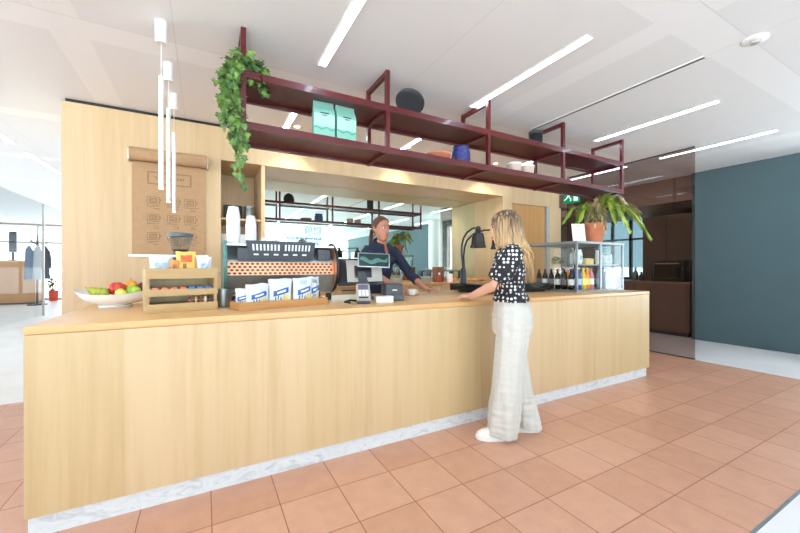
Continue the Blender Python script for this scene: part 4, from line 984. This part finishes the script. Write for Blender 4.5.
def add_head(mb, M):
    rows = [(-.116, .018, .070, .030), (-.108, .034, .082, .008), (-.092, .041, .088, -.03), (-.07, .051, .089, -.055), (-.045, .059, .089, -.07), (-.02, .067, .087, -.083),
            (.005, .071, .085, -.092), (.03, .073, .089, -.097), (.055, .073, .087, -.096), (.078, .067, .076, -.088), (.097, .053, .056, -.070), (.110, .034, .030, -.044), (.116, .012, .008, -.02)]
    rs = []
    for z, w, f, b in rows:
        c = (f + b) / 2; r = (f - b) / 2; ring = []
        for i in range(28):
            a = 2 * PI * i / 28; s = math.sin(a); cx = math.cos(a)
            sq = 1 + .06 * abs(math.sin(2 * a))
            dent = -.007 * math.exp(-((abs(cx) - .45) / .18) ** 2) * math.exp(-((z - .012) / .016) ** 2) if s > 0 else 0
            ring.append(M @ V(w * cx * sq, c + (r + dent) * s * sq, z))
        rs.append(ring)
    mb.rings(rs)
    T = lambda p: M @ V(*p)
    mb.tube([T((0, .078, .03)), T((0, .092, .005)), T((0, .106, -.022)), T((0, .094, -.034))], [.007, .009, .0125, .009], 10)
    for s in (-1, 1):
        mb.tube([T((s * .012, .088, -.03)), T((s * .016, .094, -.029)), T((s * .012, .1, -.028))], [.006, .0065, .005], 8)
        mb.tube([T((s * .070, -.008, -.028)), T((s * .079, -.016, 0)), T((s * .078, -.02, .024)), T((s * .07, -.008, .03))], [.008, .012, .011, .006], 8)
    mb.tube([T((-.022, .086, -.057)), T((0, .096, -.054)), T((.022, .086, -.057))], [.005, .008, .005], 8)
    mb.tube([T((-.02, .084, -.068)), T((0, .094, -.069)), T((.02, .084, -.068))], [.005, .009, .005], 8)

def face_parts(root, M):
    T = lambda p: M @ V(*p)
    for s in (-1, 1):
        e = MB().ball(T((s * .030, .0765, .012)), (.0115, .010, .0065)).build('eye', MT['eyew'], root)
        MB().ball(T((s * .030, .0865, .012)), .0052, 10, 8).build('iris', MT['iris'], e)
        MB().tube([T((s * .030 - .014, .086, .017)), T((s * .030, .0895, .0215)), T((s * .030 + .014, .086, .017))], .0018, 6).build('eyelid', MT['brow'], e)
        MB().tube([T((s * .014, .091, .033)), T((s * .032, .0905, .038)), T((s * .050, .078, .033))], [.0025, .0032, .0016], 6).build('eyebrow', MT['brow'], root)
    MB().tube([T((-.022, .088, -.059)), T((-.008, .0985, -.0575)), T((0, .1, -.0595)), T((.008, .0985, -.0575)), T((.022, .088, -.059))], [.002, .005, .0045, .005, .002], 8).tube([T((-.018, .088, -.0655)), T((0, .099, -.0685)), T((.018, .088, -.0655))], [.002, .0058, .002], 8).build('lips', MT['lips'], root)

def add_hand(mb, w, d, n, side, curl=.35, scale=1.0, spread=.12, thumb=.7):
    """w wrist, d pointing direction, n back-of-hand normal, side=+1/-1: where the thumb sits along d x n"""
    d = d.normalized(); n = (n - d * n.dot(d)).normalized(); s = d.cross(n).normalized() * side; k = scale
    rs = []
    for u, hw, th in ((-.02, .024, .019), (.0, .027, .018), (.03, .036, .017), (.06, .041, .015), (.083, .040, .012), (.092, .034, .009)):
        c = w + d * (u * k)
        rs.append([c + s * (hw * k * math.cos(2 * PI * i / 14)) + n * (th * k * math.sin(2 * PI * i / 14)) for i in range(14)])
    mb.rings(rs)
    for j, (o, L, r) in enumerate(((.029, .068, .0082), (.0095, .078, .0086), (-.0105, .072, .0082), (-.029, .056, .0074))):
        p = w + d * (.082 * k) + s * (o * k); dirn = (d + s * ((1.5 - j) * spread * .5)).normalized(); pts = [p]
        ang = curl * .45
        for q, f in enumerate((.46, .3, .24)):
            dd = (dirn * math.cos(ang) - n * math.sin(ang)); pts.append(pts[-1] + dd * (L * f * k)); ang += curl * (.9 if q == 0 else .6)
        mb.tube(pts, [r * k, r * k, r * .92 * k, r * .72 * k], 10)
    b0 = w + d * (.018 * k) + s * (.024 * k) - n * .004
    t1 = (d * .62 + s * thumb - n * .25).normalized(); t2 = (d * .9 + s * thumb * .35 - n * .3).normalized()
    mb.tube([b0, b0 + t1 * (.036 * k), b0 + t1 * (.036 * k) + t2 * (.03 * k), b0 + t1 * (.036 * k) + t2 * (.052 * k)], [.0135 * k, .0105 * k, .0095 * k, .0072 * k], 10)

def arm(mb, sh, el, wr, r=(.05, .04, .036, .039, .024)):
    mb.tube([sh, sh.lerp(el, .5), el, el.lerp(wr, .3), wr], list(r), 14)

def legs(mb, hipz, feet, r=.078):
    for s, f in zip((-1, 1), feet):
        h = V(s * .085, 0, hipz); a = V(f[0], f[1] - .03, .09); kn = h.lerp(a, .5) + V(0, .02, 0)
        mb.tube([h, h.lerp(kn, .5), kn, kn.lerp(a, .35), a], [r, r * .86, r * .62, r * .6, .036], 14)
        mb.tube([a + V(0, 0, 0), a + V(0, .05, -.045), V(f[0], f[1] + .1, .035)], [.036, .036, .028], 12)

def sneaker(root, f, ang, name='shoe'):
    M = Matrix.Translation(V(f[0], f[1], 0)) @ Matrix.Rotation(ang, 4, 'Z')
    def foot_ring(z, k, y0=-.118, y1=.15):
        out = []
        for i in range(28):
            a = 2 * PI * i / 28; y = math.sin(a); x = math.cos(a); L = (y1 - y0) / 2
            wd = .045 + .008 * y - (.006 if abs(y) < .3 else 0)
            out.append(M @ V(x * wd * k, (y0 + y1) / 2 + y * L * (1 - .02 * (1 - k)), z))
        return out
    mb = MB(); mb.rings([foot_ring(.030, 1), foot_ring(.05, 1.0, -.117, .147), foot_ring(.066, .93, -.115, .12), foot_ring(.085, .8, -.113, .06), foot_ring(.105, .72, -.112, .0), foot_ring(.118, .7, -.112, -.01)])
    o = mb.build(name, MT['shoe'], root)
    sb = MB(); sb.rings([foot_ring(.0, 1.02, -.12, .146), foot_ring(.012, 1.1, -.126, .156), foot_ring(.034, 1.08, -.124, .156), foot_ring(.036, 1.0)])
    sb.build('sole', MT['white'], o)
    lc = MB()
    for q in range(4): lc.tube([M @ V(-.026, .045 + q * .02, .086 - q * .008), M @ V(0, .05 + q * .02, .096 - q * .009), M @ V(.026, .045 + q * .02, .086 - q * .008)], .0035, 6)
    lc.build('laces', MT['white'], o)
    MB().rings([[M @ V(.02 * math.cos(2 * PI * i / 12), .015 + .03 * math.sin(2 * PI * i / 12), .105 - .012 * math.sin(2 * PI * i / 12) + dz) for i in range(12)] for dz in (-.012, .006)]).build('tongue', MT['darkcloth'], o)
    return o

# ---- customer: local +Y is the way she faces
cu = thing('person', 'woman with long blonde hair, dotted black blouse and wide off-white trousers at the counter', 'person', (2.005, 1.955, 0), R(50))
inv = (Matrix.Translation((2.005, 1.955, 0)) @ Matrix.Rotation(R(50), 4, 'Z')).inverted()
W = lambda *p: inv @ V(*p)
HM = Matrix.Translation(W(1.975, 1.98, 1.548)) @ Matrix.Rotation(R(0), 4, 'Z') @ Matrix.Rotation(R(-7), 4, 'X')
feet = [(-.09, .10), (.09, -.11)]
body = MB()
body.rings([ering((0, 0, .84), .145, .095), ering((0, -.01, .92), .152, .105), ering((0, 0, 1.02), .125, .092), ering((0, .0, 1.10), .118, .09), ering((0, .01, 1.2), .135, .102), ering((0, .005, 1.29), .15, .098), ering((0, -.005, 1.35), .135, .075), ering((0, -.01, 1.385), .085, .06), ering((0, -.005, 1.40), .056, .054), ering((0, .008, 1.45), .048, .05), ering((0, .018, 1.5), .048, .05)])
add_head(body, HM)
legs(body, .84, feet)
lsh, lel, lwr = V(-.165, -.005, 1.35), W(1.80, 1.895, 1.125) , W(1.83, 2.195, 1.024)
rsh, rel, rwr = V(.165, -.005, 1.35), W(2.13, 2.12, 1.12), W(1.98, 2.33, 1.024)
arm(body, lsh, lel, lwr, (.046, .040, .036, .037, .024)); arm(body, rsh, rel, rwr, (.046, .040, .036, .037, .024))
zup = V(0, 0, 1)
def Wd(x, y, z): return inv.to_3x3() @ V(x, y, z)
add_hand(body, lwr, Wd(.06, .98, -.12), zup, 1, .28, .95)
add_hand(body, rwr, Wd(-.70, .70, -.06), zup, -1, .3, .95)
bo = remesh(body.build('body', MT['skin'], cu), .0042, 3)
face_parts(cu, HM)
# trousers
tr = MB()
tr.rings([ering((0, -.003, 1.035), .140, .108), ering((0, -.006, .99), .152, .118), ering((0, -.012, .95), .170, .134), ering((0, -.015, .90), .183, .142), ering((0, -.015, .82), .185, .14), ering((0, -.01, .76), .18, .125)])
for s, f in zip((-1, 1), feet):
    rs = []
    for u in range(9):
        k = u / 8; z = .86 * (1 - k) + .035 * k
        c = V(s * .09 * (1 - k) + f[0] * k, -.012 * (1 - k) + (f[1] - .035) * k ** 1.7 + .006 * math.sin(k * PI), z)
        rs.append(ering(c, .092 - .006 * k, .112 - .006 * k, 24, None, .012 * (k > .95), .02 + .035 * k, 6, s + k))
    tr.rings(rs)
remesh(tr.build('trousers', MT['linen'], cu), .0065, 2, (.010, 9, .35))
for v, nrm in [(v, v.normal.copy()) for v in cu.children[-1].data.vertices]:
    c = v.co; v.co += nrm * (.007 * mnoise.noise(V(c.x * 9, c.y * 9, c.z * 34)) * (1 if c.z > .72 or c.z < .3 else .35) + .006 * mnoise.noise(V(c.x * 30, c.y * 30, c.z * 3)))
MB().rings([ering((0, -.003, 1.005), .155, .121), ering((0, -.003, 1.036), .147, .115)], cap=False).build('waistband', MT['linen'], cu)
for s, f in zip((-1, 1), feet): sneaker(cu, f, R(4 * -s + 6))
# blouse
bl_ = MB()
bl_.rings([ering((0, -.005, 1.0), .172, .138, 28, None, 0, .05, 7), ering((0, -.003, 1.035), .158, .124, 28, None, 0, .035, 7), ering((0, 0, 1.075), .134, .103, 28), ering((0, .002, 1.12), .136, .107), ering((0, .01, 1.2), .153, .122), ering((0, .007, 1.28), .168, .118, 20, None, .0), ering((0, .0, 1.338), .168, .098, 20, None, .03), ering((0, .0, 1.37), .135, .08, 20, None, .045), ering((0, .0, 1.38), .09, .06, 20, None, .035)])
for sh, el, sd in ((lsh, lel, -1), (rsh, rel, 1)):
    bl_.tube([sh + V(-sd * .03, 0, .02), sh + V(sd * .012, 0, .012), sh.lerp(el, .3), sh.lerp(el, .58), sh.lerp(el, .84), sh.lerp(el, .9)], [.055, .073, .082, .086, .074, .048], 18)
remesh(bl_.build('blouse', MT['dots'], cu), .006, 3, (.006, 14, 1))
ti = MB()
for sh, el in ((lsh, lel),):
    q = sh.lerp(el, .88) + V(-.045, -.01, 0); ti.tube([q, q + V(-.012, 0, -.05), q + V(-.01, .01, -.12)], .0035, 6).tube([q, q + V(-.008, .02, -.045), q + V(-.012, .03, -.10)], .0035, 6)
ti.build('sleeve_tie', MT['darkcloth'], cu)
# hair
hm = MB(); rnd = random.Random(9)
for z, k in (): pass
rs = []
for i in range(14):
    th = PI * (i + .4) / 14.2; z = .126 * math.cos(th); ring = []
    for j in range(32):
        a = 2 * PI * j / 32; x = .0885 * math.sin(th) * math.cos(a); y = -.004 + .112 * math.sin(th) * math.sin(a)
        fr = max(0, math.sin(a)) if z < .075 else 0
        if y > .035 and z < .07: y, x = .035 - .01, x * .86
        ring.append(HM @ V(x, y, z + .006))
    rs.append(ring)
hm.rings(rs)
def lock(a, hz, endz, back, r0=.015, out=.1):
    """one lock of hair from the parting down; a is the angle round the head (0 front, 180 back)"""
    sx, sy = math.sin(a), math.cos(a)
    p0 = HM @ V(.012 * sx, -.02 + .03 * sy, .128)
    p1 = HM @ V(.064 * sx, -.006 + .082 * sy, .104)
    p2 = HM @ V(.0945 * sx, -.006 + .112 * sy, hz)
    p3 = HM @ V(.099 * sx, -.012 + .108 * sy, -.06)
    q = HM @ V(.10 * sx, -.03 + .105 * sy, -.15)
    pe = V(q.x * 1.04 + rnd.uniform(-.014, .014), q.y - back + rnd.uniform(-.014, .014), endz)
    pm = q.lerp(pe, .5) + V(rnd.uniform(-.01, .01), -.01, 0)
    j = lambda p, s=.005: p + V(rnd.uniform(-s, s), rnd.uniform(-s, s), rnd.uniform(-s, s))
    base = [p0, j(p1), j(p2), j(p3), j(q, .006), j(pm, .006), pe]; rad = [r0 * .5, r0, r0 * 1.05, r0 * 1.05, r0, r0 * .85, r0 * .15]
    ph = rnd.uniform(0, 6); pts = []; rr = []
    for k in range(len(base) - 1):
        for m in (0, .5):
            p = base[k].lerp(base[k + 1], m); u = k + m; amp = .0 if u < 2 else .0045 * (u - 1.5)
            pts.append(p + V(math.cos(ph + u * 1.5), math.sin(ph + u * 1.5), 0) * amp); rr.append(rad[k] * (1 - m) + rad[k + 1] * m)
    pts.append(pe); rr.append(rad[-1])
    hm.tube(pts, rr, 6, .5)
for i in range(250):
    a = rnd.uniform(R(55), R(305)); side = abs(a - PI) / PI; q = rnd.random()
    if q < .62: lock(a, rnd.uniform(.03, .06), rnd.uniform(1.335, 1.40), -.012 if side > .4 else .01, rnd.uniform(.010, .016))
    else: lock(a, rnd.uniform(.03, .06), rnd.uniform(1.22, 1.33) if side < .4 else rnd.uniform(1.32, 1.38), .03 if side < .4 else -.01, rnd.uniform(.009, .014))
for i in range(40):
    a = R(rnd.uniform(38, 62)) * rnd.choice((-1, 1)); lock(a, rnd.uniform(.045, .065), rnd.uniform(1.36, 1.43), -.025, rnd.uniform(.008, .012))
for i in range(16): lock(PI + rnd.uniform(-.45, .45), .05, rnd.uniform(1.12, 1.2), .045, .009)
hm.build('hair', MT['hair'], cu, True, 180)

# ---- barista: local +Y is the way she faces
BP = (1.70, 3.66, 0); BR = PI + R(10)
ba = thing('person', 'barista in navy shirt with brown tied-back hair standing behind the counter', 'person', BP, BR)
inv = (Matrix.Translation(BP) @ Matrix.Rotation(BR, 4, 'Z')).inverted()
HB = Matrix.Translation(W(1.695, 3.535, 1.668)) @ Matrix.Rotation(R(4), 4, 'Z') @ Matrix.Rotation(R(-4), 4, 'X') @ Matrix.Diagonal((1.03, 1.08, 1.10, 1))
body = MB()
body.rings([ering((0, -.03, .90), .155, .10), ering((0, -.03, .99), .165, .115), ering((0, 0, 1.1), .13, .095), ering((0, .03, 1.2), .135, .1), ering((0, .06, 1.32), .155, .11), ering((0, .08, 1.41), .165, .1), ering((0, .085, 1.465), .14, .075), ering((0, .09, 1.50), .085, .06), ering((0, .095, 1.52), .058, .056), ering((0, .105, 1.58), .047, .051), ering((0, .12, 1.63), .046, .052)])
add_head(body, HB)
legs(body, .90, [(-.11, 0), (.11, .02)], .082)
rsh, rel, rwr = V(.185, .075, 1.43), W(1.565, 3.385, 1.165), W(1.655, 3.135, 1.062)      # her right arm: left in the picture
lsh, lel, lwr = V(-.185, .075, 1.43), W(2.05, 3.50, 1.165), W(2.10, 3.27, 1.022)
arm(body, rsh, rel, rwr, (.052, .044, .040, .041, .027)); arm(body, lsh, lel, lwr, (.052, .044, .040, .041, .027))
add_hand(body, rwr, Wd(.42, -.8, -.36), Wd(-.15, -.3, .9), -1, .5, 1.0)
add_hand(body, lwr, Wd(.55, -.78, -.10), zup, 1, .22, 1.0)
remesh(body.build('body', MT['skin2'], ba), .0045, 3)
face_parts(ba, HB)
sh_ = MB()
sh_.rings([ering((0, -.03, .93), .182, .135, 24, None, 0, .03, 6), ering((0, -.02, 1.0), .18, .13, 24, None, 0, .02, 6), ering((0, .005, 1.1), .158, .12), ering((0, .035, 1.2), .16, .122), ering((0, .06, 1.32), .176, .130), ering((0, .078, 1.41), .19, .118), ering((0, .08, 1.472), .17, .1, 20, None, -.014), ering((0, .082, 1.512), .125, .086, 20, None, -.035), ering((0, .084, 1.535), .08, .066, 20, None, -.05)])
for s_, e_, w_ in ((rsh, rel, rwr), (lsh, lel, lwr)):
    k1 = e_.lerp(w_, .22 if s_ is rsh else .42)
    sh_.tube([s_ + V(-.02 * (1 if s_.x > 0 else -1), 0, .01), s_, s_.lerp(e_, .5), e_, e_.lerp(k1, .6), k1], [.06, .066, .058, .054, .052, .05], 18)
so = remesh(sh_.build('shirt', MT['denim'], ba), .006, 3, (.006, 12, 1))
bmv = bmesh.new(); bmv.from_mesh(so.data)      # open collar: a narrow V down the front
bmesh.ops.delete(bmv, geom=[f for f in bmv.faces if f.calc_center_median().y > .1 and f.calc_center_median().z > 1.375 and abs(f.calc_center_median().x) < .062 * (f.calc_center_median().z - 1.375) / .14], context='FACES')
bmv.to_mesh(so.data); bmv.free()
for sd in (-1, 1):
    c = MB(); rs = []
    for u in range(7):
        a = R(-86 + u * 27)
        x0_, y0_ = .066 * math.cos(a), .098 + .064 * math.sin(a) * (1 if u < 6 else 1.1)
        rs.append([V(sd * x0_, y0_, 1.562 - .010 * u), V(sd * (x0_ * 1.36), y0_ + .012 * math.sin(a) + .01, 1.515 - .014 * u)])
    inner = [p[0] for p in rs]; outer = [p[1] for p in rs]
    th = [V(p.x * 1.06, p.y, p.z - .003) for p in outer]
    c.rings([inner, outer, th, [V(p.x * .97, p.y, p.z - .004) for p in inner]], cap=False, close=False); c.build('collar', MT['denim'], ba)
for s_, e_, w_ in ((rsh, rel, rwr), (lsh, lel, lwr)):
    k1 = e_.lerp(w_, .22 if s_ is rsh else .42); dd = (w_ - e_).normalized()
    MB().tube([k1 - dd * .03, k1 + dd * .005], [.0535, .053], 20).build('cuff', MT['denim'], ba)
b = MB()
for i in range(5): b.ball((0, .186 - .02 * i * .9 + .003, 1.40 - .075 * i), .006, 8, 6)
b.build('buttons', MT['grey'], ba)
po_ = MB().box((-.085, .185, 1.33), (.085, .012, .095), 0, .004, Matrix.Rotation(R(-14), 3, 'X') @ Matrix.Rotation(R(14), 3, 'Z')); po_.build('pocket', MT['denim'], ba)
ap = MB(); ap.rings([ering((0, -.03, 1.04), .172, .128, 28), ering((0, -.035, .96), .19, .142, 28), ering((0, -.03, .85), .195, .145, 28)])
for s in (-1, 1): ap.rings([ering((s * .095, -.015, .88), .1, .12), ering((s * .105, .0, .5), .09, .1), ering((s * .11, -.01, .06), .08, .085)])
remesh(ap.build('trousers', MT['darkcloth'], ba), .009, 3)
for s in (-1, 1): sneaker(ba, (s * .11, .01), R(-5 * s))
hb = MB()
HR = [(-.10, .045, .085, -.02), (-.07, .056, .089, -.055), (-.045, .062, .089, -.07), (-.02, .067, .087, -.083), (.005, .071, .085, -.092), (.03, .073, .089, -.097), (.055, .073, .087, -.096), (.078, .067, .076, -.088), (.097, .053, .056, -.070), (.110, .034, .030, -.044), (.118, .012, .008, -.02)]
def scalp(z, a, k):
    """point on the head at height z and angle a (0 front, 180 back), pushed out by factor k"""
    q = max(HR[0][0], min(HR[-1][0], z)); n_ = next(m for m in range(1, len(HR)) if HR[m][0] >= q)
    (za, wa, fa, b_a), (zb, wb, fb, b_b) = HR[n_ - 1], HR[n_]; t_ = (q - za) / (zb - za)
    w, f, b = wa + (wb - wa) * t_, fa + (fb - fa) * t_, b_a + (b_b - b_a) * t_
    return V((w + .008 * (k - 1) / .08) * math.sin(a) if k > 1 else w * k * math.sin(a), (f + b) / 2 + ((f - b) / 2) * (k if k < 1 else k) * math.cos(a), z + (max(0, z - .06) * .22 if k > 1 else 0))
def hairline(z): return R(180) if z < -.07 else R(0) if z > .088 else R(24 + (.088 - z) / .028 * 30) if z > .06 else R(54 + (.06 - z) / .06 * 34) if z > 0 else R(88 + (-z) / .088 * 50)
zs = [-.075, -.065, -.05, -.03, -.01, .01, .025, .04, .05, .06, .068, .076, .084, .092, .1, .107, .113, .118]
hb.rings([[HB @ scalp(z, 2 * PI * m / 56 - PI, 1.085 if abs(2 * PI * m / 56 - PI) > hairline(z) else .82) for m in range(56)] for z in zs])
rnd = random.Random(4)
for i in range(150):
    sg = rnd.choice((-1, 1)); a0 = rnd.uniform(4, 88); z0_ = .098 - .0003 * a0 if a0 < 40 else .092 - (a0 - 40) * .0016
    pts = []
    for u in range(6):
        k = u / 5; ang = R(a0 + (172 - a0) * k ** .85); zz = z0_ + (.012 - z0_) * k ** 1.3 + .018 * math.sin(PI * k)
        pts.append(HB @ scalp(min(zz, .112), sg * ang, 1.10 + .012 * rnd.random()))
    hb.tube(pts, [.0022, .0045, .0055, .0055, .005, .003], 5, .6)
for i in range(70):
    o = V(rnd.uniform(-.017, .017), rnd.uniform(-.012, .012), rnd.uniform(-.008, .008)); off = rnd.uniform(.0, .03)
    hb.tube([HB @ V(.004, -.100, .012), HB @ (V(.012 + off * .4, -.128, -.012) + o), HB @ (V(.03 + off * .5, -.118, -.09) + o), HB @ (V(.042 + off * .4, -.10, -.165 - rnd.random() * .05) + o)], [.006, .0075, .007, .002], 6)
hb.build('hair', MT['brhair'], ba, True, 180)
MB().lathe([(.016, -.008), (.02, 0), (.016, .008)], n=16).build('hair_tie', MT['black'], ba).matrix_local = HB @ Matrix.Translation((.006, -.112, .004)) @ Matrix.Rotation(R(60), 4, 'X')

# ------------------------------------------------------------------ light
wd = bpy.data.worlds.new('World'); bpy.context.scene.world = wd; wd.use_nodes = True
bg = wd.node_tree.nodes['Background']; bg.inputs[1].default_value = 3.2
_tc = wd.node_tree.nodes.new('ShaderNodeTexCoord'); _sp = wd.node_tree.nodes.new('ShaderNodeSeparateXYZ'); _rp = wd.node_tree.nodes.new('ShaderNodeValToRGB')   # pale sky; brighter lower half added to light the ceiling
wd.node_tree.links.new(_tc.outputs['Generated'], _sp.inputs[0]); wd.node_tree.links.new(_sp.outputs[2], _rp.inputs[0]); wd.node_tree.links.new(_rp.outputs[0], bg.inputs[0])
_e = _rp.color_ramp.elements; _e[0].position = 0.0; _e[0].color = (.86, .94, 1.0, 1); _e[1].position = .12; _e[1].color = (.80, .91, 1.0, 1)
_mp = wd.node_tree.nodes.new('ShaderNodeMath'); _mp.operation = 'LESS_THAN'; _mp.inputs[1].default_value = 0.0; wd.node_tree.links.new(_sp.outputs[2], _mp.inputs[0])
_ml = wd.node_tree.nodes.new('ShaderNodeMath'); _ml.operation = 'MULTIPLY_ADD'; _ml.inputs[1].default_value = 9.0; _ml.inputs[2].default_value = 3.2; wd.node_tree.links.new(_mp.outputs[0], _ml.inputs[0]); wd.node_tree.links.new(_ml.outputs[0], bg.inputs[1])
def portal(name, loc, rot, sx, sy):
    l = bpy.data.lights.new(name, 'AREA'); l.shape = 'RECTANGLE'; l.size = sx; l.size_y = sy; l.cycles.is_portal = True
    o = bpy.data.objects.new(name, l); C.objects.link(o); o.location = loc; o.rotation_euler = rot
portal('window_portal', (-7.42, .15, 1.45), (0, R(-90), 0), 2.8, 19)
portal('window_portal', (0, -9.42, 1.45), (R(90), 0, 0), 14.8, 2.8)
portal('window_portal', (7.52, .9, 1.62), (0, R(90), 0), 2.2, 1.15)
def lamp(name, typ, loc, rot, power, col=(1, 1, 1), **k):
    l = bpy.data.lights.new(name, typ); l.energy = power; l.color = col
    for a, v in k.items(): setattr(l, a, v)
    o = bpy.data.objects.new(name, l); C.objects.link(o); o.location = loc; o.rotation_euler = rot; return o
for i, x in enumerate((.95, 2.45, 4.05)):
    t = thing('downlight', ['warm ceiling downlight above the niche header, left of three', 'warm ceiling downlight above the niche header, middle of three', 'warm ceiling downlight above the niche header, right of three'][i], 'ceiling light', (x, 4.25, CEIL), 0, 'warm downlights')
    MB().lathe([(.045, 0), (.045, -.006), (.036, -.006), (.036, -.001)], n=24, cap=False).build('trim_ring', MT['white'], t); MB().lathe([(.034, -.002), (.002, -.0025)], n=20).build('bulb', MT['warmglow'], t)
    lamp('downlight_spot', 'SPOT', (x, 4.25, CEIL - .02), (R(14), 0, 0), 45, (1, .80, .55), spot_size=R(95), spot_blend=.6, shadow_soft_size=.05)
lamp('kitchen_lamp', 'SPOT', (8.6, 6.5, 2.4), (0, 0, 0), 25, (1, .8, .6), spot_size=R(100), spot_blend=.7, shadow_soft_size=.1)

# ------------------------------------------------------------------ camera
cam = bpy.data.cameras.new('Camera'); co = bpy.data.objects.new('Camera', cam); C.objects.link(co)
cam.sensor_width = 36; cam.lens = 357.85 / 800 * 36; cam.shift_y = 1.0 / 800
co.location = (0, 0, 1.25); co.rotation_euler = (R(90), 0, R(-28.65))
cam.clip_start = .05; cam.clip_end = 100
sc_ = bpy.context.scene; sc_.camera = co
sc_.view_settings.view_transform = 'Standard'; sc_.view_settings.look = 'None'; sc_.view_settings.exposure = .3; sc_.view_settings.gamma = 1
sc_.cycles.use_denoising = True; sc_.cycles.max_bounces = 12; sc_.cycles.diffuse_bounces = 6; sc_.cycles.glossy_bounces = 6; sc_.cycles.transparent_max_bounces = 16
sc_.cycles.sample_clamp_indirect = 6
